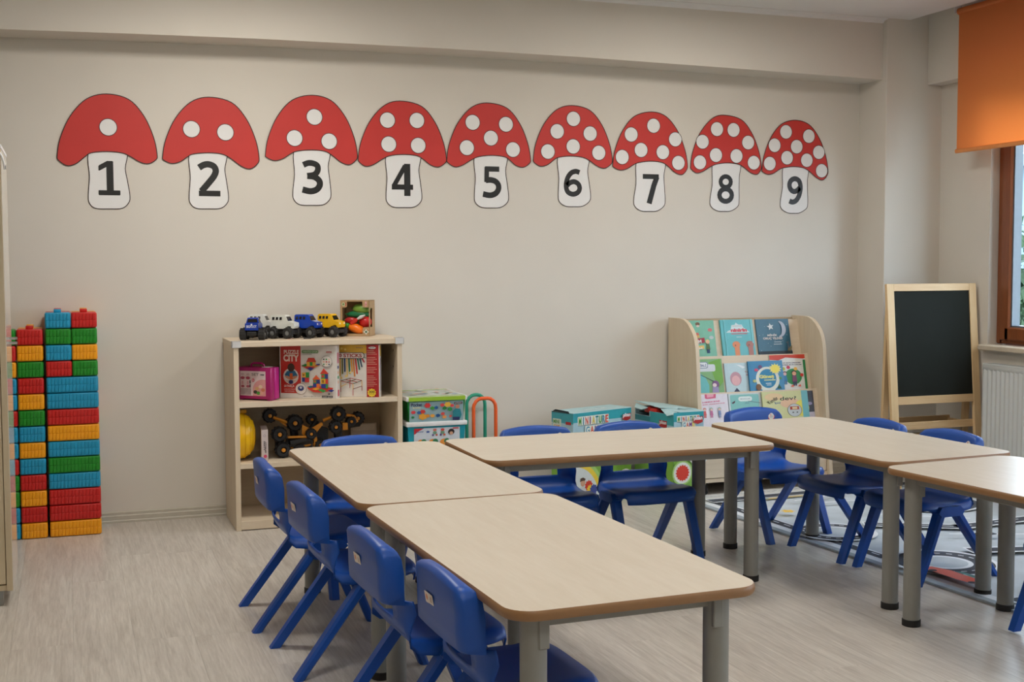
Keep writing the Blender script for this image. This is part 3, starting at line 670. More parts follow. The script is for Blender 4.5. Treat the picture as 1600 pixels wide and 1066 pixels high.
for z_ in (.34, .5): p.rect(.4, z_, .44, z_ + .13, (50, 40, 44))
p.build('label_print', t, (0, 0, 0))

# boxed games helper
def carton(name, label, cat, loc, rz, w_, d_, h_, mat, group=None):
    t = thing(name, label, cat, loc, rz, group)
    MB().b2((0, 0, 0), (w_, d_, h_), mat, .0015).build('carton', parent=t, smooth=0)
    return t
WC = paint('white_carton', (222, 216, 208), .55)
w_, d_, h_ = .288, .045, .258
t = carton('puzzle_game_box', 'white and red game box reading PUZZLE CITY', 'game box', (.955, -.252, .607), R(-30), w_, d_, h_, WC)
p = Print(); p.xf = lambda u, v: (u * w_, v * h_ * (.94 if v < 1 else 1))
rd = (196, 44, 34)
p.rect(.02, .10, .375, 1, rd)
p.text('PUZZLE', .08, .885, .345, .965, (236, 214, 200), .04); p.text('CITY', .07, .735, .345, .875, (236, 214, 200), .05)
p.circ(.20, .44, .135, (224, 216, 208), .16)
p.poly([(.09, .47), (.13, .54), (.20, .56), (.27, .55), (.32, .46), (.29, .42), (.12, .42)], (36, 104, 142)); p.circ(.205, .615, .062, (66, 44, 34), .085)
p.poly([(.09, .44), (.12, .40), (.2, .36), (.29, .40), (.32, .44), (.28, .45), (.2, .42), (.13, .45)], (196, 140, 104)); p.rect(.18, .36, .23, .50, (214, 96, 40)); p.poly([(.09, .35), (.2, .30), (.3, .35), (.2, .38)], (210, 190, 170)); p.poly(star(.2, .325, .05, .035, 7), (40, 46, 96))
p.text('64 PARÇA', .08, .21, .26, .27, (240, 226, 216), .02); p.text('BİRLEŞTİRME', .08, .165, .27, .195, (236, 214, 204), .0); p.text('YAPI OYUNU', .08, .125, .26, .152, (236, 214, 204), .0)
p.circ(.375, .19, .098, (120, 60, 50), .112, 26); p.circ(.375, .19, .094, (226, 220, 212), .107, 26); p.poly(star(.375, .20, .062, .046, 12), (42, 56, 116)); p.circ(.375, .215, .024, (200, 200, 214), .024)
p.poly(rrect(.40, .905, .69, .965, .02), (92, 138, 80)); p.text('YARATICI OYUN', .415, .918, .675, .952, (220, 228, 210), .01); p.text('Geometrik şekiller', .41, .875, .58, .893, (70, 70, 70))
p.rect(.83, .915, .92, .945, (190, 60, 54)); p.text('toys', .84, .92, .91, .94, (236, 220, 216))
# picture of the flat house
p.poly([(.39, .65), (.53, .685), (.72, .67), (.60, .60), (.55, .56)], (196, 50, 44)); p.poly([(.39, .655), (.47, .695), (.53, .66), (.45, .635)], (30, 128, 56)); p.poly([(.49, .60), (.55, .63), (.61, .60), (.55, .555)], (46, 60, 140)); p.poly([(.6, .61), (.66, .655), (.72, .67), (.66, .635)], (226, 170, 60)); p.poly([(.65, .69), (.71, .70), (.725, .68), (.68, .66)], (50, 60, 130))
p.rect(.485, .645, .64, .74, (224, 172, 60)); p.rect(.54, .655, .59, .73, (40, 140, 60)); p.poly([(.48, .73), (.515, .815), (.62, .815), (.655, .73)], (202, 60, 40))
# circle with small icons
p.circ(.835, .745, .098, (90, 80, 76), .11, 26); p.circ(.835, .745, .094, (226, 220, 212), .106, 26)
for a in range(3):
    for b_ in range(3): p.rect(.775 + a * .047, .675 + b_ * .05, .80 + a * .047, .70 + b_ * .05, [(40, 130, 60), (226, 160, 120), (40, 50, 60), (226, 190, 150), (190, 50, 60), (60, 150, 70), (50, 60, 90), (200, 110, 90), (228, 190, 160)][a * 3 + b_])
# cube and towers
p.rect(.405, .415, .47, .52, (230, 170, 60)); p.rect(.47, .42, .53, .525, (40, 140, 60)); p.rect(.405, .335, .47, .42, (40, 60, 130)); p.rect(.455, .325, .53, .415, (196, 50, 50)); p.poly(star(.435, .47, .02, .012, 4), (60, 50, 40))
p.poly([(.5, .24), (.62, .27), (.95, .22), (.93, .165), (.72, .12), (.6, .13), (.5, .2)], (206, 60, 44)); p.poly([(.68, .17), (.74, .2), (.83, .165), (.78, .125)], (60, 150, 70)); p.poly([(.85, .165), (.92, .19), (.97, .17), (.92, .135)], (46, 60, 140)); p.poly([(.58, .19), (.66, .23), (.72, .2), (.64, .17)], (228, 170, 60)); p.poly([(.5, .235), (.56, .26), (.62, .24), (.55, .21)], (40, 110, 130))
p.rect(.60, .30, .66, .385, (60, 140, 70)); p.rect(.66, .295, .72, .385, (44, 56, 120)); p.rect(.60, .23, .66, .305, (46, 60, 140)); p.rect(.66, .215, .715, .30, (226, 110, 50)); p.poly([(.585, .38), (.655, .475), (.73, .385)], (214, 90, 44)); p.circ(.63, .345, .02, (190, 50, 50))
p.rect(.745, .40, .81, .50, (80, 150, 70)); p.rect(.81, .40, .865, .50, (44, 60, 130)); p.rect(.74, .30, .82, .40, (228, 176, 50)); p.rect(.82, .30, .865, .40, (206, 54, 44)); p.rect(.745, .215, .825, .30, (46, 60, 140)); p.rect(.825, .21, .86, .30, (50, 140, 70)); p.poly([(.725, .495), (.79, .61), (.88, .50)], (206, 60, 44)); p.circ(.775, .45, .024, (200, 50, 50))
for k in range(2): p.rect(.76 + k * .02, .32, .772 + k * .02, .38, (90, 70, 30))
p.rect(.755, .025, .945, .065, (30, 28, 28)); p.text('YAPI SETİ', .765, .034, .93, .056, (220, 220, 220)); p.text('eğitici ve eğlenceli oyun', .43, .035, .73, .06, (90, 86, 84)); p.rect(.865, .085, .90, .115, (90, 86, 84))
p.build('cover_print', t)
p = Print(); p.xf = lambda u, v: (u * d_, v * h_)
p.text('PUZZLE CITY', -.05 - .9, .72, 1.95, .80, (196, 44, 60), .02, R(90)) if 0 else None
p.rect(.25, .66, .8, .86, (206, 120, 130)); p.rect(.3, .56, .75, .61, (50, 60, 120)); p.rect(.3, .46, .75, .51, (228, 180, 140)); p.rect(.3, .37, .75, .42, (50, 150, 80)); p.rect(.3, .28, .75, .33, (228, 190, 160)); p.rect(.3, .04, .8, .16, (200, 80, 96))
p.build('spine_print', t, (w_, 0, 0), (0, 0, R(90)))

w_, d_, h_ = .262, .042, .256
t = carton('stick_game_box', 'white and yellow game box with coloured sticks and a red side strip', 'game box', (1.178, -.290, .607), R(-25), w_, d_, h_, WC)
p = Print(); p.xf = lambda u, v: (u * w_, v * h_)
p.poly([(0, .82), (.1, .86), (.3, .85), (.5, .80), (.755, .84), (.755, 1), (0, 1)], (224, 176, 56)); p.rect(.755, 0, .985, 1, (176, 36, 40))
cols = [(178, 40, 50), (206, 160, 84), (222, 186, 110), (178, 40, 56), (24, 110, 76), (222, 170, 60), (110, 110, 40), (26, 60, 110), (232, 200, 120), (24, 120, 80), (232, 160, 40), (216, 130, 40), (196, 50, 44), (28, 110, 90), (24, 70, 100), (180, 44, 60), (30, 120, 80)]
for k, c in enumerate(cols):
    u = .06 + k * .0385; e = .44 + .05 * math.sin(k * 2.1) + (.1 if k > 13 else 0) + (.04 * (k - 12) if k > 12 else 0); s_ = (k - 7) * .008
    p.poly([(u + s_ * .3, .76), (u + .026 + s_ * .3, .76), (u + .03 + s_, e), (u + .004 + s_, e)], c)
p.poly(rrect(.09, .735, .72, .855, .05), (56, 30, 30)); p.poly(rrect(.10, .745, .71, .845, .045), (226, 214, 206)); p.text('300 STICKS', .13, .76, .67, .832, (170, 48, 44), .03)
for cx, cz in ((.28, .37), (.37, .40), (.45, .47), (.29, .93), (.36, .91)): p.poly(star(cx, cz, .03, .014), (240, 208, 110))
def seg(a, b_, c): p.line([a, b_], .011, c)
A, B, C_, D = (.27, .31), (.45, .365), (.67, .32), (.50, .255)
for a, b_, c in ((A, B, (60, 90, 50)), (B, C_, (176, 50, 60)), (C_, D, (50, 90, 60)), (D, A, (176, 50, 56)), (((.36, .337)), (.585, .287), (176, 50, 60)), ((.385, .283), (.56, .342), (60, 90, 50)), (A, (.27, .19), (224, 176, 70)), ((.27, .19), (.27, .10), (190, 110, 110)), (D, (.50, .14), (230, 180, 60)), ((.50, .14), (.50, .035), (176, 40, 56)), (C_, (.67, .21), (226, 170, 70)), ((.67, .21), (.67, .13), (150, 44, 40)), (B, (.44, .18), (176, 60, 60)), ((.27, .20), (.38, .255), (228, 180, 70)), ((.50, .155), (.67, .215), (120, 60, 40))): seg(a, b_, c)
p.line(ell(.02, .17, .11, .12, 12, -70, 80), .014, (60, 40, 44)); p.line([(.02, .06), (.12, .09)], .012, (30, 100, 60)); p.line([(.02, .18), (.1, .16)], .012, (30, 60, 90))
p.poly(ell(.87, .945, .07, .022), (236, 230, 228)); p.text('toys', .83, .932, .91, .955, (60, 60, 80), .01)
for k in range(22):
    if k not in (3, 9, 14): p.rect(.775, .885 - k * .032, .90 + .06 * ((k * 7) % 3) / 2, .893 - k * .032, (222, 170, 150))
p.poly(star(.86, .09, .085, .07, 10), (240, 208, 60)); p.text('300', .805, .082, .915, .13, (50, 40, 20), .02); p.text('parça', .82, .052, .90, .07, (50, 40, 20), .0)
p.text('toys', .57, .935, .70, .962, (120, 80, 110), .01); p.build('cover_print', t)
p = Print(); p.rect(.008, .004, .034, .25, (214, 206, 200)); p.rect(.006, .20, .036, .252, (220, 180, 80)); p.rect(.014, .03, .026, .19, (140, 120, 150)); p.build('spine_print', t, (w_, 0, 0), (0, 0, R(90)))

# second level: yellow shell, slim box, heap of toy vehicles
YL = paint('bright_yellow_plastic', (236, 184, 8), .25)
t = thing('yellow_toy_helmet', 'yellow plastic toy helmet standing on its rim at the shelf left side', 'toy helmet', (.788, -.285, .318), R(0))
mb = MB(); vs_ = []; fs = []; n1, n2 = 22, 12
for i in range(n1):
    a = 2 * math.pi * i / n1
    for j in range(n2 + 1):
        b_ = (math.pi / 2) * j / n2; rr_ = 1 - .03 * (abs(math.sin(a * 4)) < .25)
        vs_.append((-.043 + .085 * math.sin(b_), .085 * math.cos(a) * math.cos(b_) ** .8 * rr_, .118 + .112 * math.sin(a) * math.cos(b_) ** .8 * rr_))
for i in range(n1):
    for j in range(n2): fs.append([i * (n2 + 1) + j, ((i + 1) % n1) * (n2 + 1) + j, ((i + 1) % n1) * (n2 + 1) + j + 1, i * (n2 + 1) + j + 1])
mb.add(vs_, fs, YL); mb.build('shell', parent=t, smooth=60)
MB().tube([(-.043, .088 * math.cos(2 * math.pi * k / 24), .118 + .115 * math.sin(2 * math.pi * k / 24)) for k in range(25)], .003, YL, 8).build('rim', parent=t)
for a in (20, 38, 56):
    c8 = math.cos(R(a)) ** .8; MB().tube([(-.043 + .085 * math.sin(R(a)), .086 * c8 * math.cos(2 * math.pi * k / 24), .118 + .113 * c8 * math.sin(2 * math.pi * k / 24)) for k in range(25)], .0022, YL, 8).build('ridge', parent=t)
MB().b2((-.03, -.012, .226), (.0, .012, .243), paint('amber_knob', (196, 140, 12), .3), .003).build('buckle', parent=t)

w_, d_, h_ = .032, .18, .150
t = carton('slim_game_box', 'slim white game box standing beside the yellow toy helmet', 'game box', (.846, -.36, .318), R(-6), w_, d_, h_, paint('pinkish_carton', (204, 190, 188), .6))
p = Print(); p.text('Lego', .008, .10, .024, .104, (90, 80, 84)) if 0 else None
p.circ(.016, .122, .006, (150, 130, 130)); p.circ(.016, .122, .004, (210, 196, 196))
p.text('PARTY', -.008, .070, .036, .078, (60, 50, 56), .02, R(-90)); p.text('OYUNLARI', -.006, .062, .046, .070, (60, 50, 56), .02, R(-90)); p.circ(.018, .024, .008, (206, 70, 110)); p.build('spine_print', t)

ORG = paint('toy_orange', (214, 138, 26), .4); TB = paint('toy_black', (24, 25, 28), .55)
def toywheel(parent, x, y, z, r, w_, rx=90, ry=0, rz=0):
    M_ = T(x, y, z, R(rx), R(ry), R(rz)) @ T(0, 0, -w_ / 2)
    mb = MB().lathe([(r * .45, 0), (r * .85, 0), (r, w_ * .2), (r, w_ * .8), (r * .85, w_), (r * .45, w_), (r * .4, w_ * .85)], TB, M_, 20)
    for k in range(12):
        a = 2 * math.pi * k / 12; mb.box((0, 0, 0), (r * .10, r * .24, w_ * .85), TB, 0, M_ @ T(r * math.cos(a), r * math.sin(a), w_ / 2, 0, 0, a))
    o = mb.build('wheel', parent=parent)
    MB().lathe([(r * .26, 0), (r * .26, w_ * 1.06), (r * .12, w_ * 1.1)], ORG, M_ @ T(0, 0, 0), 14).build('hub_cap', parent=o)
    return o
def vehicle(label, x, y, z, rz, wheels, bars, plates=(), name='toy_construction_vehicle'):
    t = thing(name, label, 'toy vehicle', (x, y, .318), rz, 'heap of black and orange toy vehicles')
    for w in wheels: toywheel(t, *w)
    for k, (a, b_, r) in enumerate(bars): MB().tube([a, tuple((u + v) / 2 for u, v in zip(a, b_)), b_], r, ORG if k % 2 == 0 else TB, 8).build('arm' if k else 'axle_beam', parent=t)
    for pl_, y0, y1, mat in plates: MB().prism(pl_, y0, y1, 'y', mat).build('side_plate', parent=t)
    return t
# x positions in world metres relative to .90 ; heights from the photo
vehicle('black toy loader at the left of the heap with two stacked wheels', .90, -.25, 0, 0,
        [(.060, -.03, .040, .037, .05), (.045, -.02, .115, .036, .05), (.145, .01, .030, .030, .04)],
        [((.06, .0, .04), (.22, .03, .05), .008), ((.05, .02, .11), (.05, .02, .04), .02), ((.09, .0, .094), (.20, .0, .092), .006), ((.10, .01, .06), (.2, .02, .075), .022)],
        [([(.085, .015), (.21, .02), (.22, .07), (.09, .085)], .02, .06, TB)])
vehicle('black and orange toy crane reaching up at the left behind the heap', .90, -.17, 0, 0,
        [(.015, .0, .195, .034, .04, 90, 20), (.135, -.01, .155, .040, .05, 90, 25)],
        [((.03, -.02, .188), (.12, -.02, .150), .008), ((.13, .01, .15), (.15, .01, .002), .02)],
        [([(.06, .165), (.10, .165), (.12, .14), (.09, .14)], -.02, .0, ORG)])
vehicle('orange plated toy loader in the middle of the heap', .90, -.20, 0, 0,
        [(.205, -.045, .105, .027, .03), (.225, .05, .165, .026, .04), (.255, -.02, .045, .030, .04)],
        [((.20, .0, .11), (.25, .0, .03), .016), ((.22, .03, .12), (.25, .03, .16), .014)],
        [([(.165, .150), (.205, .128), (.260, .158), (.268, .148), (.232, .105), (.245, .040), (.222, .040), (.222, .085), (.205, .10), (.180, .085), (.163, .105)], -.035, -.025, ORG), ([(.22, .04), (.30, .03), (.30, .12), (.25, .14)], .0, .05, TB)])
vehicle('black toy excavator with three raised wheels at the right of the heap', .90, -.22, 0, 0,
        [(.345, .0, .195, .037, .045), (.325, -.03, .135, .031, .045), (.41, .0, .155, .026, .04), (.45, .03, .165, .033, .035, 90, 35)],
        [((.27, .0, .165), (.33, .0, .185), .008), ((.34, .02, .16), (.36, .02, .002), .022), ((.385, -.01, .188), (.425, -.01, .180), .007), ((.36, .02, .13), (.46, .03, .14), .018), ((.425, -.01, .180), (.44, -.01, .150), .007)],
        [([(.365, .115), (.39, .115), (.39, .15), (.365, .15)], -.02, .02, ORG)])
w_, d_, h_ = .135, .03, .125
t = carton('flat_pale_box', 'pale flat box standing at the back right of the second shelf', 'game box', (1.335, -.10, .318), 0, w_, d_, h_, paint('pale_box', (186, 170, 154), .6))
MB().b2((.01, -.001, .09), (.125, .0, .118), paint('faded_label', (206, 192, 176), .6)).build('label_panel', parent=t)

# ------------------------------------------------------------------ storage bins beside the shelf
TEAL = paint('teal_bin', (24, 150, 168), .35); GRN = paint('green_bin', (22, 128, 52), .35)
bx0, bx1, by0, by1 = 1.548, 1.862, -.40, -.045
def bin_(label, z0, z1, mat, top):
    t = thing('storage_bin', label, 'storage bin', (bx0, by0, z0), 0, 'stacked storage bins beside the shelf unit')
    W_, D_ = bx1 - bx0, by1 - by0; h = z1 - z0 - .022; ins = .012
    mb = MB(); lo = [(ins * 1.6, ins), (W_ - ins * 1.6, ins), (W_ - ins * 1.6, D_ - ins), (ins * 1.6, D_ - ins)]; hi = [(.008, .006), (W_ - .008, .006), (W_ - .008, D_ - .006), (.008, D_ - .006)]
    mb.add([(x, y, 0) for x, y in lo] + [(x, y, h) for x, y in hi], [[3, 2, 1, 0], [4, 5, 6, 7]] + [[i, (i + 1) % 4, 4 + (i + 1) % 4, 4 + i] for i in range(4)], mat)
    mb.build('tub', parent=t, smooth=0)
    MB().b2((0, -.004, h), (W_, D_ + .004, h + .022), WHITE, .004, None, 2).build('lid' if top else 'rim_lid', parent=t)
    for x in (.0, W_): MB().b2((x - .005, .12, h - .012), (x + .005, .22, h + .018), WHITE, .002).build('clip', parent=t)
    return t, W_, D_, h
tb, W_, D_, h = bin_('teal storage bin with white rim and printed toy label, under the top bin', .308, .474, TEAL, False)
p = Print(); p.xf = lambda u, v: (.04 + u * .236, .0 + v * .135)
p.rect(0, 0, 1, 1, (206, 214, 222)); p.poly([(0, 1), (.22, 1), (.1, .9), (.03, .8), (0, .78)], (200, 40, 46)); p.text('Junior', .04, .83, .21, .91, (40, 90, 140), .02); p.poly(star(.3, .86, .055, .028), (40, 80, 150))
for cx, c in ((.45, (206, 110, 90)), (.62, (206, 70, 60))): p.circ(cx, .92, .04, c, .05); p.circ(cx, .82, .045, (110, 150, 120), .06); p.rect(cx - .06, .70, cx - .02, .77, (90, 70, 130)); p.rect(cx + .02, .70, cx + .06, .77, (200, 90, 60))
p.circ(.81, .83, .07, (44, 34, 34), .11); p.circ(.81, .78, .04, (206, 160, 130), .06); p.rect(.84, .94, .97, .98, (196, 50, 56))
for cx in (.15, .4, .65): p.circ(cx, .45, .09, (230, 150, 60), .14); p.circ(cx + .06, .5, .06, (60, 130, 90), .1)
p.build('label_print', tb, (0, .011, .0), (R(3), 0, 0))
tb, W_, D_, h = bin_('green storage bin with printed block toy sleeve, on top of the teal bin', .474, .600, GRN, True)
p = Print(.0004); p.xf = lambda u, v: (.018 + u * .278, v * .1)
p.rect(0, .0, 1, 1, (146, 176, 182)); p.text('Pocket', .03, .78, .23, .95, (44, 44, 84), .03); p.text('BLOCKS', .06, .68, .2, .76, (230, 220, 170), .03); p.rect(.83, .83, .98, .93, (60, 30, 36)); p.text('pilsan', .845, .85, .965, .915, (236, 230, 230), .03)
for cx, cz, c, r_ in ((.07, .5, (214, 60, 66), .05), (.06, .25, (36, 130, 70), .035), (.33, .82, (216, 60, 60), .07), (.42, .68, (60, 150, 60), .05), (.49, .7, (30, 90, 150), .045), (.24, .52, (206, 60, 50), .06), (.17, .48, (40, 90, 150), .045), (.24, .27, (226, 160, 50), .09), (.33, .3, (216, 140, 40), .05), (.42, .3, (228, 160, 60), .05), (.52, .3, (30, 80, 140), .05), (.61, .38, (214, 70, 60), .045), (.64, .22, (226, 150, 80), .05), (.60, .82, (214, 70, 70), .05), (.70, .84, (228, 180, 60), .075), (.64, .66, (40, 130, 60), .05), (.74, .6, (36, 140, 60), .055), (.78, .78, (210, 70, 76), .045), (.75, .25, (214, 70, 60), .03)): p.poly([(cx + (a_ - cx), cz + (b_ - cz) * 2.1) for a_, b_ in star(cx, cz, r_ * .95, r_ * .7, 6, rnd.uniform(0, 90))], c)
p.circ(.88, .72, .04, (190, 130, 100), .1); p.poly([(.80, .1), (.79, .5), (.84, .62), (.93, .6), (.96, .3), (.93, .1)], (40, 130, 140)); p.rect(.79, .05, .92, .2, (34, 44, 96))
p.build('sleeve_print', tb, (0, .0105, .0), (R(3.2), 0, 0))
p = Print(.0003); p.rect(.012, .0, .304, .33, (184, 194, 188)); p.rect(.012, 0, .304, .025, (150, 190, 50)); p.rect(.012, .305, .304, .33, (170, 196, 90))
for k in range(26): p.circ(rnd.uniform(.03, .28), rnd.uniform(.05, .29), rnd.uniform(.008, .02), rnd.choice([(206, 170, 160), (150, 180, 140), (140, 160, 190), (226, 190, 150), (214, 206, 200)]), None, 7)
p.build('lid_print', tb, (0, .001, h + .0222), (R(-90), 0, 0))
p = Print(.0003); p.rect(.012, h + .001, .304, h + .021, (150, 190, 46)); p.build('front_lip_print', tb, (0, -.0042, 0))
bin_('teal bottom storage bin hidden below the printed teal bin', .142, .308, TEAL, False); bin_('white rimmed teal storage bin standing on the floor', .0, .142, TEAL, False)

# ------------------------------------------------------------------ hoops leaning on the wall
def hoop(x0, x1, zt, y, col, lab):
    t = thing('hurdle_hoop', lab, 'play hurdle', ((x0 + x1) / 2, y, 0), 0, 'arched play hurdles by the wall')
    hw = (x1 - x0) / 2; mat = paint('hoop_plastic_%d' % col[0], col, .4)
    path = [(-hw, 0, .02)] + [(-hw, 0, zt - .05 - hw * .0)] + [(-(hw - .045) - .045 * math.cos(R(a)), 0, zt - .055 + .05 * math.sin(R(a))) for a in (20, 45, 70, 90)] + [((hw - .045) + .045 * math.cos(R(a)), 0, zt - .055 + .05 * math.sin(R(a))) for a in (90, 70, 45, 20)] + [(hw, 0, zt - .06), (hw, 0, .02)]
    MB().tube(path, .0095, mat, 12).build('arch', parent=t)
    for x in (-hw, hw): MB().b2((x - .025, -.045, 0), (x + .025, .028, .022), mat, .005).build('foot', parent=t)
hoop(1.973, 2.075, .565, -.045, (40, 156, 126), 'green plastic arch hurdle behind the orange one')
hoop(1.985, 2.108, .553, -.125, (238, 98, 38), 'orange plastic arch hurdle in front of the green one')

# ------------------------------------------------------------------ two big game cartons
SKY = paint('carton_pale_blue', (166, 200, 212), .6); TOP = paint('carton_top_blue', (172, 204, 208), .6)
def gameprint(p, w_, h_, full=True, s=1.0, ox=.10, right=True):
    p.rect(0, h_ - .048, w_, h_, (44, 160, 172)); p.rect(0, .0, w_, .30, (132, 184, 76)); p.rect(0, 0, w_, .035, (60, 170, 186))
    p.poly([(0, .26), (w_ * .3, .30), (w_ * .7, .28), (w_, .31), (w_, .26)], (160, 204, 120))
    def gear(cx, cz, r, bgc=(226, 228, 220)):
        p.circ(cx, cz, r * 1.45, (168, 208, 120), None, 24); p.circ(cx, cz, r * 1.25, bgc, None, 24); p.poly(star(cx, cz, r, r * .84, 16), (214, 60, 40))
    if full:
        p.poly(ell(.10, .06, .24, .19, 24, 0, 180), (236, 206, 60)); p.poly(ell(.10, .05, .19, .17, 24, 0, 180), (216, 224, 222)) if 0 else None
    zt = h_ - .020
    def tagw(t_, u0, v0, u1, v1, cs):
        p.poly(rrect(u0 - .004, v0 - .004, u1 + .004, v1 + .004, .004), (110, 120, 120)); p.poly(rrect(u0 - .004, v0 - .002, u1 + .003, v1 + .004, .004), (226, 232, 222))
        n = len(t_); dx = (u1 - u0) / n
        for k, ch in enumerate(t_):
            if ch != ' ': p.text(ch, u0 + k * dx + dx * (.08 if ch != 'I' else .35), v0, u0 + (k + 1) * dx - dx * (.08 if ch != 'I' else .35), v1, cs[k % len(cs)], .03)
    pal = [(80, 160, 60), (60, 140, 170), (214, 80, 60), (120, 60, 130), (226, 200, 80), (40, 130, 140)]
    tagw('MINIATURE', ox - .04 * s, zt - .034 * s, ox + .135 * s, zt - .002, pal); tagw('GAME', ox + .0 * s, zt - .072 * s, ox + .10 * s, zt - .042 * s, pal[1:] + pal[:1]); tagw('SERIES', ox + .0, zt - .105 * s, ox + .10 * s, zt - .080 * s, pal[2:])
    p.rect(ox + .02 * s, zt - .122 * s, ox + .09 * s, zt - .110 * s, (50, 60, 60))
    if right:
        p.poly([(w_ - .075, zt - .012), (w_ - .012, zt - .006), (w_ - .014, zt - .038), (w_ - .045, zt - .046), (w_ - .076, zt - .036)], (176, 40, 40)); p.text('pilsan', w_ - .072, zt - .030, w_ - .016, zt - .004, (240, 240, 240), .03)
    return gear
A1 = .36; w_, d_, h_ = .43, .165, .478
t = carton('miniature_game_carton', 'closed pale blue and green carton reading MINIATURE GAME, nearer the shelf unit', 'carton', (2.438, -.395, 0), A1, w_, d_, h_, SKY, 'game cartons against the back wall')
p = Print(.0003); g = gameprint(p, w_, h_, False, 1.25, .085)
g(.06, .33, .03); p.circ(.245, .33, .028, (60, 90, 150), None, 18); p.circ(.245, .33, .012, (216, 222, 220)); 
p.poly(ell(.0, .0, .225, .25, 20, 0, 90) + [(0, 0)], (168, 208, 120)); p.poly(ell(.0, .0, .205, .228, 20, 0, 90) + [(0, 0)], (238, 208, 66)); p.poly(ell(.0, .0, .18, .20, 20, 0, 90) + [(0, 0)], (214, 222, 222))
p.circ(.058, .115, .017, (206, 160, 130), .021); p.poly([(.036, .12), (.04, .138), (.06, .142), (.078, .132), (.072, .124), (.05, .124)], (80, 56, 40)); p.poly([(.03, .05), (.035, .09), (.06, .095), (.085, .08), (.09, .05)], (200, 204, 206))
p.poly(star(.10, .095, .03, .024, 10), (214, 60, 40)); p.poly(star(.11, .075, .026, .02, 10), (238, 200, 60)); p.poly(star(.135, .07, .03, .023, 10), (56, 74, 150))
for a, c in ((.28, (238, 208, 66)), (.34, (214, 60, 40)), (.39, (238, 180, 60))): p.poly(star(a, .215, .03, .022, 9), c)
p.rect(.25, .245, .33, .285, (226, 226, 222))
p.circ(.37, .10, .055, (226, 228, 220), None, 24); p.poly(star(.37, .10, .042, .035, 14), (214, 60, 40))
p.build('front_print', t)
p = Print(.0003); p.rect(0, h_ - .055, d_, h_, (70, 160, 172)); p.rect(0, 0, d_, .30, (132, 184, 76)); p.poly(rrect(.01, h_ - .09, .075, h_ - .035, .004), (214, 224, 210)); p.text('MINI', .015, h_ - .06, .06, h_ - .04, (80, 150, 70), .03); p.text('GAME', .02, h_ - .085, .065, h_ - .066, (226, 150, 60), .03); p.rect(.11, h_ - .06, .15, h_ - .045, (176, 50, 50)); p.poly(star(.115, h_ - .11, .022, .018, 8), (236, 186, 60)); p.circ(.13, .24, .055, (216, 70, 50)); p.circ(.13, .24, .04, (220, 226, 214)); p.build('side_print', t, (0, d_, 0), (0, 0, R(-90)))
MB().b2((-.002, -.002, h_), (w_ + .002, d_ + .001, h_ + .004), TOP, .001).build('top_flap', parent=t)
p = Print(.0003); p.text('MINIATURE GAME', .15, .055, .30, .075, (228, 232, 232), .03); p.build('top_print', t, (0, 0, h_ + .0042), (R(-90), 0, 0))
MB().prism([(0, 0), (.14, 0), (.13, .012), (.03, .016)], -.002, .0, 'y', paint('painted_gap_shade', (24, 40, 44), .8), T(0, d_, h_ - .002, 0, 0, R(-90)) ).build('side_gap_shade', parent=t)  # solid dark sliver, its colour stands in for the shade of a gap

A2 = .15; w_, d_, h_ = .195, .36, .47
t = thing('miniature_game_carton', 'opened pale blue and green game carton with lifted flaps beside the book rack', 'carton', (2.972, -.485, 0), A2, 'game cartons against the back wall')
mb = MB(); th = .003
mb.b2((0, 0, 0), (w_, th, h_)); mb.b2((0, d_ - th, 0), (w_, d_, h_)); mb.b2((w_ - th, 0, 0), (w_, d_, h_)); mb.b2((0, 0, 0), (w_, d_, th)); mb.b2((0, 0, 0), (th, d_ * .62, h_ - .012)); mb.b2((0, d_ * .62, 0), (th, d_, h_ - .04))
mb.mats = [SKY]; mb.build('carton', parent=t, smooth=0)
p = Print(.0003); g = gameprint(p, w_, h_, False, .8, .055); g(.045, .345, .034); g(.05, .15, .045); p.circ(.155, .25, .07, (226, 228, 222)); p.poly(star(.145, h_ - .11, .022, .019, 8), (240, 200, 80)); p.build('front_print', t)
p = Print(.0003); p.rect(0, h_ - .07, d_ , h_ - .042, (50, 130, 140)); p.rect(d_ * .4, h_ - .07, d_, h_ - .013, (60, 164, 172)); p.rect(0, 0, d_, .30, (132, 184, 76)); 
p.poly([(d_ - .13, h_ - .05), (d_ - .06, h_ - .05), (d_ - .06, h_ - .09), (d_ - .13, h_ - .086)], (176, 40, 40)); p.text('pilsan', d_ - .125, h_ - .075, d_ - .065, h_ - .05, (236, 236, 236), .03); p.rect(.05, h_ - .115, .14, h_ - .075, (120, 150, 130)); p.text('GAME', .055, h_ - .105, .13, h_ - .082, (226, 200, 80), .03); p.poly(star(.2, .23, .045, .036, 14), (214, 60, 40)); p.build('side_print', t, (0, d_, 0), (0, 0, R(-90)))
fl = lambda pts, nm='flap': MB().add(pts + [(x, y, z - .003) for x, y, z in pts], [[0, 1, 2, 3], [7, 6, 5, 4]] + [[i, 4 + i, 4 + (i + 1) % 4, (i + 1) % 4] for i in range(4)], TOP).build(nm, parent=t, smooth=0)
fl([(-.002, .36, h_ + .032), (.0, .12, h_ + .016), (w_, .06, h_ + .006), (w_, .36, h_ + .006)])
fl([(.0, .115, h_ + .010), (-.03, .02, h_ - .014), (.02, .0, h_ - .004), (.09, .09, h_ + .012)])
fl([(.01, .12, h_ + .006), (.04, -.001, h_ + .003), (w_ + .006, -.002, h_ + .001), (w_, .08, h_ + .004)])
fl([(.003, .355, h_ + .02), (-.045, .30, h_ + .004), (-.04, .24, h_ - .002), (.003, .24, h_ + .006)])
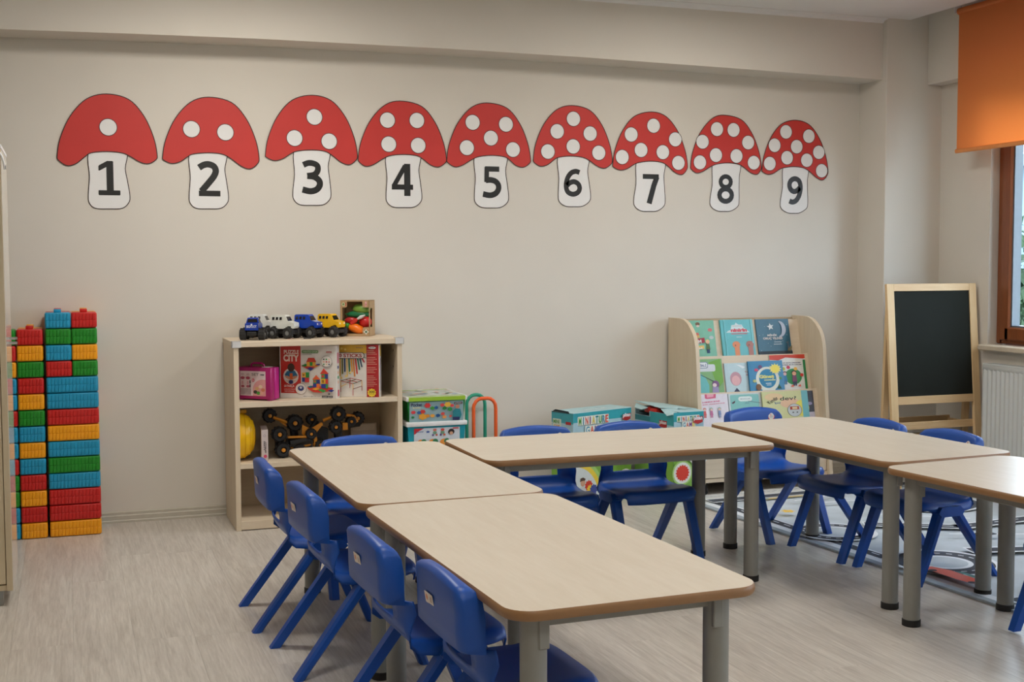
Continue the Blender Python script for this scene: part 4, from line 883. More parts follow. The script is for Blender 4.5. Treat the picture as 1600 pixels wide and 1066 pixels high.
MB().b2((.02, .005, h_ - .03), (w_ - .01, d_ - .01, h_ - .025), paint('painted_inside_shade', (26, 30, 32), .9)).build('inner_shade_sheet', parent=t)  # near-black sheet under the pieces, paints in the shade inside the carton
for k, (x, y) in enumerate(((.03, .19), (.04, .26))):
    q = thing('red_game_piece', 'red plastic game piece %s in the opened carton' % ('nearer the viewer' if k == 0 else 'deeper back'), 'toy piece', tuple(Vector((2.972, -.485, h_ - .025)) + Vector((x * math.cos(A2) - y * math.sin(A2), x * math.sin(A2) + y * math.cos(A2), 0))), A2, 'red pieces in the opened carton')
    MB().b2((-.03, -.03, 0), (.03, .03, .03), paint('red_game_plastic', (206, 44, 34), .35), .008, None, 2).build('body', parent=q); MB().lathe([(.012, 0), (.012, .012), (.008, .014)], paint('red_game_plastic', (206, 44, 34), .35), T(0, 0, .029), 14).build('knob', parent=q)

# ------------------------------------------------------------------ book rack
KX0, KX1 = 3.172, 3.995
t = thing('book_rack', 'pale wooden book display rack with rounded sides on castors', 'book rack', (KX0, 0, 0))
prof = catmull([(-.13, .95), (-.19, .947), (-.24, .932), (-.285, .90), (-.322, .86), (-.345, .80), (-.356, .72), (-.379, .48), (-.41, .28), (-.432, .07)], 3, False)
prof = [(-.028, .07), (-.028, .95)] + prof
for x in (0, KX1 - KX0 - .022):
    MB().prism(prof, x, x + .022, 'x', CAB).build('side_panel', parent=t, smooth=30)
x0, x1 = .022, KX1 - KX0 - .022
tiers = [((-.150, .67), (-.085, .930)), ((-.255, .465), (-.195, .738)), ((-.350, .27), (-.292, .545))]
for (yb, zb), (yt, zt) in tiers:
    dy, dz = yt - yb, zt - zb; L_ = math.hypot(dy, dz); ny, nz = dz / L_ * .014, -dy / L_ * .014
    MB().prism([(yb, zb), (yt, zt), (yt + ny, zt + nz), (yb + ny, zb + nz)], x0, x1, 'x', CABH).build('display_panel', parent=t, smooth=0)
    MB().prism([(yb - .05, zb - .014), (yb + .014, zb - .014), (yb + .014, zb), (yb - .05, zb)], x0, x1, 'x', CABH).build('ledge', parent=t, smooth=0)
MB().b2((x0, -.405, .07), (x1, -.03, .09), CABH).build('bottom_board', parent=t)
MB().b2((x0 + .004, -.405, .094), (x1 - .004, -.392, .256), CABH, .001).build('lower_front_panel', parent=t)
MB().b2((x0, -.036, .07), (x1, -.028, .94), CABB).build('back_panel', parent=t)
for x in (.05, KX1 - KX0 - .05):
    for y in (-.37, -.08):
        c = MB().lathe([(.008, 0), (.026, .002), (.028, .008), (.026, .014), (.008, .016)], BLACK, T(x - .008, y, .028, 0, R(90)), 18); c.b2((x - .014, y - .012, .03), (x + .014, y + .012, .071), BLACK, .003); c.build('castor', parent=t)
def on_tier(k, xw, lift, off=.0):
    """frame on the tier: book bottom edge at ledge, leaning"""
    (yb, zb), (yt, zt) = tiers[k]; ang = math.atan2(yt - yb, zt - zb); ny, nz = -math.cos(ang), math.sin(ang)
    return (xw, yb + ny * (.0005 + off) + math.sin(ang) * lift, zb + nz * (.0005 + off) + math.cos(ang) * lift), -ang
def book(k, x0w, wd, ht, base, label, draw, thick=.008, off=0, roll=0, lift=.001):
    loc, ax = on_tier(k, x0w, lift, off)
    t = link('picture_book', None, None, loc, (ax, roll, 0)); tag(t, label, 'book', 'picture books on the display rack')
    cov = base if isinstance(base, bpy.types.Material) else paint('book_cover', base, .3)
    mb = MB(); mb.b2((0, -thick, 0), (wd, -thick + .0012, ht), cov); mb.b2((0, -.0012, 0), (wd, 0, ht), cov); mb.b2((0, -thick, 0), (.0012, 0, ht), cov); mb.build('cover', parent=t, smooth=0)
    MB().b2((.0014, -thick + .0013, .002), (wd - .002, -.0013, ht - .002), paint('paper_pages', (232, 228, 216), .8)).build('pages', parent=t, smooth=0)
    p = Print(.00025); v0_ = (.26, .30, .44)[k]; p.xf = lambda u, v: (u * wd, ht * (v0_ + v * (1 - v0_)) if v > 0 else 0); p.rect(0, 0, 1, 1, cov); draw(p); p.build('cover_art', t, (0, -thick, 0))
def figure(p, cx, cz, s, hair, skin, top, legs):
    p.poly([(cx - .5 * s, cz - 1.6 * s), (cx - .35 * s, cz - .1 * s), (cx + .35 * s, cz - .1 * s), (cx + .5 * s, cz - 1.6 * s)], top); p.rect(cx - .35 * s, cz - 2.4 * s, cx - .05 * s, cz - 1.5 * s, legs); p.rect(cx + .05 * s, cz - 2.4 * s, cx + .35 * s, cz - 1.5 * s, legs)
    p.circ(cx, cz + .35 * s, .52 * s, hair); p.circ(cx, cz + .22 * s, .42 * s, skin); p.circ(cx - .15 * s, cz + .25 * s, .05 * s, (40, 30, 30), None, 8); p.circ(cx + .15 * s, cz + .25 * s, .05 * s, (40, 30, 30), None, 8)
def d_a(p):
    for c, x, z in (((220, 120, 50), .12, .93), ((120, 90, 60), .5, .9), ((206, 120, 120), .86, .72), ((190, 200, 200), .88, .5)): p.circ(x, z, .07, c, .05)
    p.circ(.5, .84, .05, (220, 200, 190), .03); p.circ(.30, .60, .07, (206, 120, 110), .05); p.circ(.45, .60, .06, (200, 100, 90), .05); p.rect(.24, .50, .52, .57, (210, 170, 90))
    p.poly([(.1, .28), (.66, .36), (.66, .50), (.1, .44)], (170, 40, 56)); p.text('TANIM', .12, .33, .56, .43, (236, 230, 226), .04, .08); p.poly([(.1, .14), (.62, .18), (.62, .28), (.1, .24)], (226, 190, 96)); p.text('AİLEM', .16, .16, .56, .235, (240, 236, 220), .04, .04)
    figure(p, .74, .34, .12, (226, 200, 120), (236, 190, 160), (80, 110, 60), (34, 50, 110))
def d_b(p):
    p.poly([(.15, .62), (.22, .68), (.3, .70), (.34, .84), (.44, .85), (.48, .91), (.56, .85), (.66, .85), (.7, .76), (.8, .70), (.88, .62)], (206, 226, 228)); p.text('NASREDDİN', .36, .80, .66, .825, (190, 120, 130), .02); p.text('ninirin', .30, .64, .80, .74, (202, 70, 84), .06); p.rect(.3, .57, .8, .595, (206, 110, 120)); p.rect(.45, .48, .62, .50, (206, 226, 228))
    for x, c in ((.42, (222, 140, 96)), (.84, (176, 120, 110))): p.circ(x, .27, .12, c, .10); p.rect(x - .06, .0, x + .09, .22, c); p.circ(x - .03, .25, .02, (70, 40, 40))
    p.rect(.10, 0, .13, 1, (130, 206, 214)); p.rect(.93, .3, .96, 1, (150, 214, 220))
def d_c(p):
    for k in range(16): p.circ(rnd.random() * .9 + .05, rnd.random() * .9 + .05, .008, (200, 220, 220), None, 6)
    p.poly(star(.42, .77, .11, .05, 5, 100), (214, 220, 222)); o = [(.68, .93)] + [(.68 + .2 * math.cos(R(a)) * 1.0, .70 + .24 * math.sin(R(a))) for a in range(80, -91, -17)] + [(.64, .48)] + [(.66 + .10 * math.cos(R(a)), .70 + .20 * math.sin(R(a))) for a in range(-70, 71, 20)]
    p.poly(o, (176, 186, 202)); p.text('MİNİK', .30, .49, .60, .565, (222, 222, 220), .04); p.text('ORUÇ YILDIZI', .16, .38, .74, .46, (222, 216, 212), .04); p.rect(.48, .31, .70, .325, (200, 214, 220)); p.rect(.46, .245, .70, .26, (200, 214, 220))
    p.poly([(.75, 0), (1, .14), (1, .2), (.88, .14), (.72, 0)], (120, 110, 80)); p.poly([(.82, .3), (.92, .34), (.9, .22), (.94, .12), (.86, .14), (.88, .26)], (90, 104, 120)); p.rect(0, 0, 1, .05, (24, 40, 50))
book(0, 3.215, .205, .268, (122, 186, 160), 'mint green picture book with a red title banner, top row left', d_a)
book(0, 3.458, .208, .268, (92, 180, 186), 'turquoise picture book with a cloud title and two round characters, top row middle', d_b, .014)
book(0, 3.690, .218, .268, (28, 92, 116), 'dark teal picture book with a moon and a white star, top row right', d_c)
def d_d(p):
    p.rect(0, 0, 1, 1, (130, 176, 120)); p.poly([(.55, .9), (.95, 1), (1, .3), (.8, .1)], (116, 172, 66)); p.poly(rrect(0, .62, .76, .84, .06), (214, 220, 224)); p.poly(rrect(.02, .72, .52, .92, .06), (120, 136, 160)); p.poly(rrect(.05, .74, .5, .9, .06), (226, 230, 232)); p.text('SİHİRLİ', .08, .77, .47, .86, (90, 106, 150), .03)
    p.poly([(0, 0), (0, .55), (.2, .6), (.4, .45), (.5, .2), (.45, 0)], (110, 190, 190)); p.circ(.08, .42, .09, (226, 190, 190), .08); p.line([(.25, .52), (.7, .30)], .02, (60, 80, 80)); p.circ(.72, .22, .12, (124, 84, 130), .12); p.circ(.68, .20, .07, (226, 206, 206), .06); p.poly([(.55, 0), (.6, .15), (.8, .15), (.85, 0)], (160, 150, 190))
def d_e(p):
    p.circ(.40, .46, .22, (196, 150, 160), .24); p.circ(.40, .40, .16, (226, 176, 178), .17); p.poly([(.28, .02), (.4, .15), (.52, .02)], (50, 54, 84)); p.poly([(.45, .95), (.7, .8), (.8, .85), (.6, .93)], (226, 232, 236)); p.text('Tatlı', .76, .66, .97, .71, (150, 90, 100)); p.text('dost', .80, .56, .98, .61, (190, 80, 90))
def d_f(p):
    p.circ(.53, .38, .34, (222, 226, 214), .42, 32); p.circ(.53, .40, .25, (30, 126, 170), .32, 32); p.text('Güneş', .29, .38, .72, .53, (228, 222, 120), .05); p.rect(.42, .33, .75, .365, (210, 212, 150)); p.rect(.46, .22, .62, .25, (200, 220, 226)); p.rect(.48, .17, .62, .19, (200, 220, 226))
    p.poly(star(.77, .72, .19, .13, 12), (228, 224, 150)); p.circ(.77, .72, .12, (238, 222, 90), .13); p.circ(.34, .80, .06, (90, 60, 110), .06); p.circ(.22, .70, .06, (190, 70, 110), .05); p.circ(.14, .33, .05, (190, 200, 130), .05); p.circ(.24, .12, .08, (120, 84, 50), .11); p.poly([(.78, .05), (.84, .2), (.9, .05)], (30, 90, 60)); p.circ(.89, .4, .04, (70, 130, 60))
def d_g(p):
    p.poly([(0, .86), (.25, .84), (.45, .92), (.95, .87), (1, .88), (1, 1), (0, 1)], (206, 66, 44)); p.rect(.93, .0, 1, .84, (40, 130, 76)); p.text('İYİ Kİ MÜSLÜMANIM', .25, .74, .86, .78, (50, 40, 90), .03); p.text('DİNİMİ SEVİYORUM', .27, .68, .88, .72, (50, 40, 90), .03); p.circ(.62, .34, .24, (50, 140, 80), .24)
    for cx, cz, c in ((.36, .58, (190, 200, 60)), (.5, .62, (206, 50, 90)), (.7, .57, (236, 180, 60)), (.86, .38, (206, 60, 50))): p.circ(cx, cz, .05, c)
    figure(p, .38, .40, .12, (34, 34, 50), (226, 190, 190), (70, 140, 190), (60, 120, 170)); figure(p, .64, .40, .14, (40, 28, 26), (232, 176, 140), (124, 70, 104), (50, 50, 90)); p.poly([(.5, .04), (.58, .1), (.6, .03)], (224, 90, 50)); p.poly([(.7, .04), (.78, .1), (.8, .03)], (224, 90, 50))
book(1, 3.224, .185, .262, (150, 190, 150), 'green picture book with a white oval title, middle row left', d_d)
book(1, 3.422, .165, .235, (186, 210, 216), 'pale grey blue picture book with a pink haired child, middle row', d_e)
book(1, 3.715, .232, .272, (222, 222, 216), 'white picture book with red top and two children, middle row right', d_g)
book(1, 3.565, .222, .240, (28, 124, 170), 'bright blue picture book with a sun and the title Güneş, overlapping its right neighbour', d_f, .010, .012)
def d_h(p):
    p.poly([(.2, 1), (.2, .86), (.26, .83), (.58, .85), (.60, 1)], (214, 96, 130)); p.poly([(.27, 1), (.28, .88), (.5, .9), (.52, 1)], (232, 160, 180)); p.text('HERKESE', .1, .70, .72, .75, (214, 96, 130), .03, .06); p.text('BİR ARKADAŞ', .1, .62, .88, .67, (214, 96, 130), .03, .06)
    for cx, c in ((.15, (206, 90, 90)), (.38, (190, 110, 150)), (.66, (130, 150, 190))): figure(p, cx, .42, .11, (110, 180, 160) if cx > .3 else (190, 90, 80), (232, 190, 180), c, c)
def d_i(p):
    p.poly(rrect(.05, 0, .93, .95, .05), (128, 190, 184)); p.poly(rrect(.30, .70, .72, .88, .08), (220, 232, 228)); p.text('MASALLAR', .36, .77, .66, .81, (110, 130, 150), .01); p.poly([(.08, .66), (.2, .74), (.18, .66), (.12, .62)], (80, 50, 60)); p.line([(.6, .7), (.95, .62)], .02, (100, 110, 120)); p.text('okul', .48, .62, .62, .66, (70, 90, 120), .01)
def d_j(p):
    p.rect(0, 0, 1, 1, (206, 206, 150)); p.circ(.25, .8, .2, (226, 196, 150), .14); p.circ(.6, .55, .22, (226, 186, 150), .18); p.circ(.85, .35, .16, (226, 214, 90), .3); p.rect(.86, 0, 1, 1, (110, 178, 184)); p.text('Kimdir', .08, .62, .36, .74, (50, 60, 50), .01, .75); p.text('dev?', .38, .66, .74, .80, (40, 50, 44), .01); p.text('bu', .26, .54, .38, .62, (70, 110, 150), .01, .2)
    p.circ(.68, .28, .16, (60, 60, 60), .24); p.circ(.68, .28, .15, (190, 196, 196), .23); p.rect(.58, .30, .78, .42, (170, 70, 50)); p.rect(.63, .32, .74, .40, (226, 200, 150)); p.circ(.64, .2, .02, (30, 30, 30)); p.circ(.73, .2, .02, (30, 30, 30))
def d_k(p):
    p.circ(.8, .52, .12, (150, 140, 170), .06); p.rect(.6, .0, 1, .2, (190, 180, 190))
book(2, 3.218, .175, .272, (222, 216, 224), 'white picture book with pink lettering, bottom row left', d_h)
book(2, 3.398, .205, .270, (196, 206, 208), 'pale bordered mint picture book, bottom row middle', d_i)
book(2, 3.80, .14, .268, (44, 38, 50), 'dark picture book peeking out at the bottom row right end', d_k)
book(2, 3.602, .292, .270, (206, 206, 150), 'yellow green picture book with the title Kimdir dev?, bottom row right', d_j, .010, .012)

# ------------------------------------------------------------------ easel
t = thing('chalkboard_easel', 'pine A-frame easel with black chalkboard in the corner by the window', 'easel', (4.207, -.70, 0))
ew, eh, lean = .600, 1.142, math.atan2(.10, 1.142)
fr = link('front_frame', MB().b2((0, 0, 0), (.047, .02, eh), PINE, .0015).mesh('front_frame', None, 30), t, (0, 0, 0), (-lean, 0, 0))
MB().b2((ew - .047, 0, 0), (ew, .02, eh), PINE, .0015).build('stile', parent=fr)
MB().b2((.047, .001, eh - .040), (ew - .047, .019, eh), PINEH, .001).build('top_rail', parent=fr)
MB().b2((.047, .001, .478), (ew - .047, .019, .522), PINEH, .001).build('lower_rail', parent=fr)
MB().b2((.047, .007, .522), (ew - .047, .013, eh - .040), paint('chalkboard', (26, 29, 24), .85, .08, 4, .25)).build('chalkboard', parent=fr)
rf = link('rear_frame', MB().b2((.0, -.02, 0), (.04, 0, 1.10), PINE, .0015).mesh('rear_frame', None, 30), t, (.014, .175, 0), (R(2.6), 0, 0))
MB().b2((ew - .052, -.02, 0), (ew - .012, 0, 1.10), PINE, .0015).build('rear_stile', parent=rf)
MB().b2((.04, -.02, .26), (ew - .052, 0, .30), PINEH, .0015).build('rear_rail', parent=rf)
tr = MB(); tr.b2((.03, .05, .335), (ew - .03, .068, .375), PINEH, .001); tr.b2((.03, .26, .335), (ew - .03, .275, .375), PINEH, .001); tr.b2((.03, .05, .335), (.045, .275, .36), PINEH, .001); tr.b2((ew - .045, .05, .335), (ew - .03, .275, .36), PINEH, .001); tr.b2((.04, .06, .335), (ew - .04, .27, .340), paint('tray_dark', (58, 54, 46), .6))
tr.build('chalk_tray', parent=t)

# ------------------------------------------------------------------ rug with printed roads
A = R(3.1)
t = thing('play_rug', 'pale blue grey play rug printed with roads under the right hand tables', 'rug', (3.03, -.42, 0), A)
RW, RL = 1.66, 2.6
rb = paint('rug_ground', (186, 194, 200), .95, .10, 6, .1, .3); RDK = paint('rug_road', (84, 88, 96), .95, .14, 7, .1); RWH = paint('rug_white', (222, 226, 230), .95, .04, 9, .1); RBD = paint('rug_border', (158, 168, 176), .95, .1, 14, .1)
MB().b2((0, -RL, 0), (RW, 0, .008), rb, .002).build('pile', parent=t, smooth=0)
MB().b2((-.004, -RL, 0), (.004, 0, .010), RBD, .002).build('bound_edge', parent=t, smooth=0)
p = Print(.00025)
def ring(cx, cy, r, rw, dash=True):
    p.circ(cx, cy, r + .02, RWH, None, 40); p.circ(cx, cy, r, RDK, None, 40); p.circ(cx, cy, r - rw, RWH, None, 40); p.circ(cx, cy, r - rw - .02, rb, None, 40)
    if dash:
        for k in range(0, 40, 2):
            a0, a1 = 2 * math.pi * k / 40, 2 * math.pi * (k + 1) / 40; rm = r - rw / 2
            p.poly([(cx + (rm + e) * math.cos(a), cy + (rm + e) * math.sin(a)) for a, e in ((a0, -.004), (a1, -.004), (a1, .004), (a0, .004))], RWH, False)
        p.h += p.step
def road(pts, rw, edge=.016, dash=True):
    p.line(pts, rw + 2 * edge, RWH); p.line(pts, rw, RDK)
    if dash:
        for i in range(len(pts) - 1):
            a, b_ = Vector(pts[i]), Vector(pts[i + 1]); n = max(1, int((b_ - a).length / .09))
            for k in range(n): p.line([tuple(a.lerp(b_, (k + .2) / n)), tuple(a.lerp(b_, (k + .7) / n))], .008, RWH); 
# u = x across, v = y (0 at the back edge, negative towards the viewer)
p.rect(0, -.13, RW, 0, paint('rug_cream', (206, 206, 202), .95, .05, 10, .1))
for k in range(70): p.poly(ell(.05 + k * .0245, -.055 + rnd.uniform(-.012, .012), .012, .006, 6), RBD, False)
p.h += p.step
p.rect(0, -RL, .035, -.13, RBD); p.rect(.035, -RL, .075, -.13, RWH)
road([(.105, -.16), (.105, -1.52)], .055, .014); road([(.105, -2.25), (.105, -RL + .05)], .055, .014)
road([(.10, -.19), (RW, -.19)], .07, .014, False)
p.rect(.34, -.275, .62, -.245, (206, 184, 130)); p.rect(.30, -.265, .40, -.245, (90, 150, 150)); p.rect(.9, -.27, 1.2, -.25, (226, 120, 70))
p.poly(ell(1.10, -.70, .27, .23, 30), RWH); p.poly(ell(1.10, -.70, .25, .21, 30), RDK)
ring(.21, -1.06, .17, .055); ring(.25, -1.72, .20, .085); ring(1.25, -1.75, .24, .09)
road([(.45, -1.0), (.8, -1.22), (1.3, -1.2), (RW, -1.25)], .07); road([(.50, -1.62), (.9, -1.75), (1.0, -1.75)], .07); road([(.9, -2.3), (RW, -2.35)], .09)
for a, b_ in (((.45, -.5), (.85, -.55)), ((.6, -.85), (.95, -1.12)), ((1.4, -.3), (1.45, -.85)), ((.7, -2.1), (1.1, -2.15)), ((.62, -1.35), (.95, -1.5)), ((1.5, -1.8), (1.7, -1.2)), ((.45, -.42), (.75, -.36)), ((.5, -2.0), (.6, -2.5))): p.line([a, b_], .014, RWH)
for cx, cy, w_, h_ in ((1.35, -.42, .2, .10), (.70, -2.45, .2, .1), (.75, -1.42, .12, .06), (1.2, -2.5, .2, .08), (.62, -1.95, .10, .05)): p.poly(rrect(cx - w_ / 2, cy - h_ / 2, cx + w_ / 2, cy + h_ / 2, .02), RDK)
p.poly(star(.25, -.64, .04, .025, 6), (236, 194, 70)); p.poly(star(.30, -.74, .04, .025, 6), (236, 194, 70))
p.poly([(.065, -1.78), (.115, -1.80), (.14, -1.88), (.13, -2.10), (.08, -2.14), (.06, -2.0)], (220, 84, 62)); p.poly([(.14, -1.90), (.165, -1.92), (.165, -2.02), (.14, -2.03)], (44, 130, 124)); p.circ(.075, -1.85, .016, RDK); p.circ(.078, -2.06, .016, RDK)
o = p.mb; o.v = [(x, z, -y) for x, y, z in o.v]
p.mb.build('road_print', None, t, (0, 0, .008), None, 0, False)
for f in bpy.data.objects[-1:] if 0 else []: pass

# ------------------------------------------------------------------ tables
TH, TT = .5484, .022
def tabletop_mesh(L_, W_, alongx):
    r = .065; mb = MB(); rings = []
    for z, ins in ((0, .004), (.004, .0012), (.011, 0), (.018, .0012), (TT, .004)):
        rings.append([(x, y, z) for x, y in rrect(ins, -L_ + ins, W_ - ins, -ins, r - ins, 7)])
    n = len(rings[0]); vs_ = [v for q in rings for v in q]
    fs = [[a * n + k, a * n + (k + 1) % n, (a + 1) * n + (k + 1) % n, (a + 1) * n + k] for a in range(4) for k in range(n)]
    mb.add(vs_, fs + [list(range(n))[::-1]], EDGE); mb.add(rings[-1], [list(range(n))], BEECHX if alongx else BEECH)
    return mb.mesh('tabletop', None, 50)
def table(x, y, a, label, alongx=False):
    W_, L_ = (1.2, .6) if alongx else (.6, 1.2)
    t = thing('table', label, 'table', (x, y, 0), a, 'pale wood tables set in a U shape')
    link('tabletop', tabletop_mesh(L_, W_, alongx), t, (0, 0, TH - TT))
    ins = .08
    fr = MB(); z0, z1 = TH - TT - .032, TH - TT - .0005
    for yy in (-ins, -L_ + ins): fr.b2((ins + .02, yy - .012, z0), (W_ - ins - .02, yy + .012, z1), METAL, .002)
    for xx in (ins, W_ - ins): fr.b2((xx - .012, -L_ + ins + .02, z0), (xx + .012, -ins - .02, z1), METAL, .002)
    fr.build('apron_frame', parent=t)
    for sx, xx in ((1, ins), (-1, W_ - ins)):
        for sy, yy in ((-1, -ins), (1, -L_ + ins)):
            lg = MB().lathe([(.029, .0), (.029, TH - TT - .001)], METAL, T(xx, yy, 0), 28).build('leg', parent=t)
            MB().lathe([(.029, 0), (.0315, .001), (.0315, .022), (.0295, .024)], BLACK, T(xx, yy, 0), 28).build('foot_cap', parent=lg)
            MB().b2((xx + sx * .012 - .012, yy - .0325, TH - TT - .075), (xx + sx * .012 + .012, yy - .02, TH - TT - .002), METAL, .002).build('bracket', parent=lg)
table(.7694, -1.5341, .0137, 'pale wood table at the far left, nearest the shelf unit')
table(.7862, -2.7574 + .012, .0293, 'pale wood table nearest the camera')
table(1.3964, -1.5087, -.0095, 'pale wood table set crosswise in front of the game cartons', True)
table(2.6329, -1.4449, .0591, 'pale wood table in front of the book rack and easel')
table(2.628, -2.690, .09, 'pale wood table cut off by the right edge of the photo')

# ------------------------------------------------------------------ chairs
def chair_proto():
    t = thing('chair', 'x', 'chair', (0, 0, 0), 0, 'blue plastic chairs around the tables')
    # seat with lower back: profile (x, z, half width), facing +x
    prof = [(.155, .264, .150), (.157, .285, .156), (.153, .302, .160), (.142, .311, .164), (.11, .314, .170), (.055, .309, .172), (0, .304, .172), (-.06, .303, .170), (-.10, .308, .167), (-.128, .322, .163), (-.143, .345, .160), (-.146, .357, .158), (-.149, .375, .157), (-.152, .394, .156), (-.156, .410, .155)]
    U = [-1.06, -1.03, -.97, -.88, -.72, -.56, -.38, -.19, 0, .19, .38, .56, .72, .88, .97, 1.03, 1.06]; vs_ = []; fs = []
    for i, (x, z, hw) in enumerate(prof):
        back = max(0, min(1, (z - .315) / .06)) if i > 7 else 0
        for u in U:
            au = abs(u); drop = max(0, au - .93) / .13; dish = -.006 * (1 - min(1, au) ** 2) * (1 - back) if 3 < i < 10 else 0
            fx = x + back * (.030 * au ** 2.5 + .012 * drop); fz = z + dish - (1 - back) * .030 * drop ** 1.3 * (0, 0, .35, .75, 1)[min(i, 4)]
            if i < 6: fx -= .022 * min(1, au) ** 4 * (1, 1, 1, .9, .6, .25)[i]
            vs_.append((fx, max(-1.0, min(1.0, u)) * hw * (1 + .02 * drop), fz))
    nU = len(U)
    for i in range(len(prof) - 1):
        for j in range(nU - 1):
            if i in (11, 12) and 5 <= j <= 10: continue            # hand slot
            fs.append([i * nU + j, i * nU + j + 1, (i + 1) * nU + j + 1, (i + 1) * nU + j])
    me = MB().add(vs_, fs, BLUE).mesh('seat', None, 50); so = link('seat', me, t)
    md = so.modifiers.new('thickness', 'SOLIDIFY'); md.thickness = .006; md.offset = 1
    # upper back slab
    loop = [(-.165, .404), (-.170, .43), (-.178, .49), (-.186, .545), (-.190, .557), (-.198, .565), (-.211, .567), (-.222, .562), (-.226, .551), (-.221, .50), (-.213, .45), (-.206, .416), (-.199, .410)]
    vs_ = []; fs = []; US = [-1, -.985, -.95, -.88, -.80, -.66, -.45, -.22, 0, .22, .45, .66, .80, .88, .95, .985, 1]; nl = len(loop)
    for u in US:
        au = abs(u); e = max(0, (au - .95) / .05)
        for x, z in loop:
            k = (z - .404) / .163; hw = .163 - .004 * k
            mid = -.186 - .022 * k; sh = (.017 if x > mid else .006) * au ** 2.2
            xx = .022 * min(1, .35 + k) + mid + (x - mid) * (1 - .16 * e ** 2) + sh + .010 * max(0, (au - .86) / .14) ** 1.5
            zz = z - max(0, k) ** 3 * (.019 * au ** 2 + .022 * max(0, (au - .86) / .14) ** 2.5)
            vs_.append((xx, u * hw * (1 - .03 * max(0, k - .8) * 5 * (au > .9) * .6), zz))
    for i in range(len(US) - 1):
        for j in range(nl): fs.append([i * nl + j, (i + 1) * nl + j, (i + 1) * nl + (j + 1) % nl, i * nl + (j + 1) % nl])
    fs += [list(range(nl)), [(len(US) - 1) * nl + j for j in range(nl)][::-1]]
    bo = MB().add(vs_, fs, BLUE).build('backrest', parent=t, smooth=55)
    # legs: two A frames
    for s_ in (-1, 1):
        for front in (1, 0):
            top = (.045, .172, .288) if front else (-.020, .172, .288); ft = (.160, .176, 0) if front else (-.238, .176, 0)
            wt, wb = (.034, .030) if front else (.038, .032); dyt, dyb = .022, .018
            sec = []
            for (cx, cy, cz), w2, dy in ((top, wt, dyt), (ft, wb, dyb)):
                sec.append([(cx - w2 / 2, s_ * (cy - dy), cz), (cx + w2 / 2, s_ * (cy - dy), cz), (cx + w2 / 2, s_ * (cy + dy * .5), cz), (cx + w2 / 2 - .008, s_ * (cy + dy), cz), (cx - w2 / 2 + .008, s_ * (cy + dy), cz), (cx - w2 / 2, s_ * (cy + dy * .5), cz)])
            # slight rib end near the foot
            midf = [tuple(a + (b_ - a) * .93 for a, b_ in zip(p1, p2)) for p1, p2 in zip(sec[0], sec[1])]
            ftx = [(p1[0] * .6 + ft[0] * .4, p1[1], 0) for p1 in sec[1]]
            ring_ = [sec[0], midf, [(a[0], a[1], a[2]) for a in sec[1]]]
            vv = [v for q in ring_ for v in q]; ff = [[a * 6 + k, a * 6 + (k + 1) % 6, (a + 1) * 6 + (k + 1) % 6, (a + 1) * 6 + k] for a in range(2) for k in range(6)] + [list(range(6))[::-1], [12 + k for k in range(6)]]
            MB().add(vv, ff, BLUE).build('leg', parent=t, smooth=25)
        mb = MB(); mb.prism([(-.052, .278), (-.034, .300), (.062, .300), (.078, .278), (.060, .262), (-.040, .262)], s_ * .148, s_ * .196, 'y', BLUE)
        mb.build('leg_bridge', parent=t, smooth=25)
    mb = MB(); mb.b2((-.09, -.150, .275), (-.06, .150, .300), BLUE, .003); mb.b2((.08, -.145, .280), (.11, .145, .303), BLUE, .003); mb.build('under_rib', parent=t)
    # round front sticker and rear label
    p = Print(.0004); p.circ(0, 0, .019, (214, 48, 50), None, 24); p.circ(0, 0, .0155, (226, 222, 214), None, 24); p.text('5', -.005, .001, .001, .010, (206, 40, 50), .03); p.text('yıl', .002, .001, .009, .006, (110, 110, 110)); p.rect(-.010, -.005, .010, -.003, (120, 120, 120)); p.build('round_sticker', t, (-.1555, .104, .520), (R(-8), 0, R(90 - 8)))
    p = Print(.0004); p.poly(rrect(-.030, -.014, .030, .014, .004), (226, 214, 206)); p.circ(-.015, .001, .007, (222, 140, 96)); p.rect(.008, -.006, .020, .007, (196, 176, 168)); p.build('back_label', t, (-.2010, .030, .487), (R(9), 0, R(-90)))
    return t
proto = chair_proto()
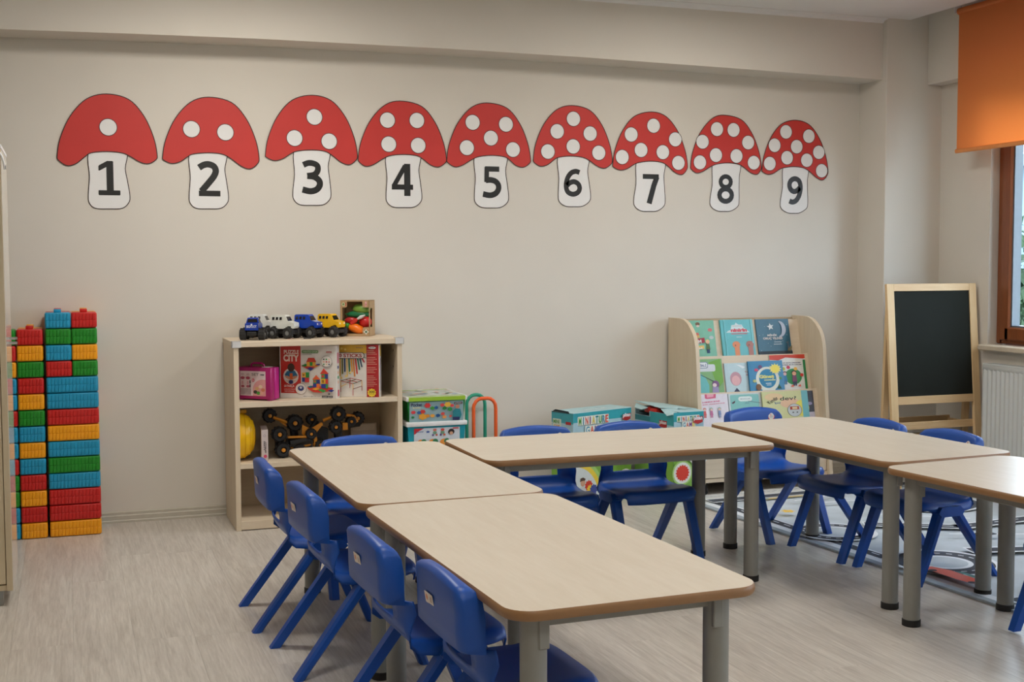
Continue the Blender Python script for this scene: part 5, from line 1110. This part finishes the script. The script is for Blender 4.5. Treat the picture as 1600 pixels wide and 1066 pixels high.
CH = [  # x, y, heading, label
    (.815, -1.875, 0, 'blue plastic chair at the left side of the far left table, nearest the shelf unit'),
    (.854, -2.40, 3, 'blue plastic chair second from the shelf unit along the left side'),
    (.893, -3.14, 3, 'blue plastic chair third from the shelf unit along the left side'),
    (.962, -3.58, 2, 'blue plastic chair nearest the camera, seat under the near table'),
    (1.085, -1.575, -90, 'blue plastic chair behind the far left table, in front of the shelf unit'),
    (1.845, -1.555, -92, 'blue plastic chair behind the crosswise table, on its left'),
    (2.285, -1.560, -88, 'blue plastic chair behind the crosswise table, on its right in front of the cartons'),
    (3.045, -1.365, -80, 'blue plastic chair in front of the book rack, turned slightly'),
    (3.140, -1.775, 183, 'blue plastic chair on the rug side of the table, nearer the book rack'),
    (3.190, -2.185, 185, 'blue plastic chair on the rug side of the table, in front of the easel'),
    (3.143, -3.13, 180, 'blue plastic chair at the right edge of the photo, only one leg in view')]
for i, (x, y, a, lab) in enumerate(CH):
    if i == 0: proto.location = (x, y, 0); proto.rotation_euler = (0, 0, R(a)); proto['label'] = lab
    else: dup(proto, lab, (x, y, 0), R(a))
for o in bpy.data.objects:
    if o.name.startswith('chair') and o.parent is None and o.location.x > 2.9: o.location.z = .0085

# ceiling lamp housings
for i, (x, y) in enumerate(((.75, -1.3), (3.05, -1.3), (.75, -3.7), (3.05, -3.7), (.75, -6.1), (3.05, -6.1))):
    t = thing('ceiling_lamp', 'square white ceiling light panel, %s row from the back wall, %s side' % (('first', 'second', 'third')[i // 2], ('left', 'window')[i % 2]), 'ceiling lamp', (x, y, 2.65), 0, 'ceiling light panels')
    mb = MB()
    for a, b_ in (((-.31, -.31), (.31, -.295)), ((-.31, .295), (.31, .31)), ((-.31, -.31), (-.295, .31)), ((.295, -.31), (.31, .31))): mb.b2((a[0], a[1], -.03), (b_[0], b_[1], 0), WHITE)
    mb.build('housing', parent=t)
    em, tr_, b = nt('lamp_diffuser'); b.inputs['Emission Color'].default_value = (1, .9, .75, 1); b.inputs['Emission Strength'].default_value = 2
    MB().b2((-.295, -.295, -.012), (.295, .295, -.008), em).build('diffuser', parent=t)
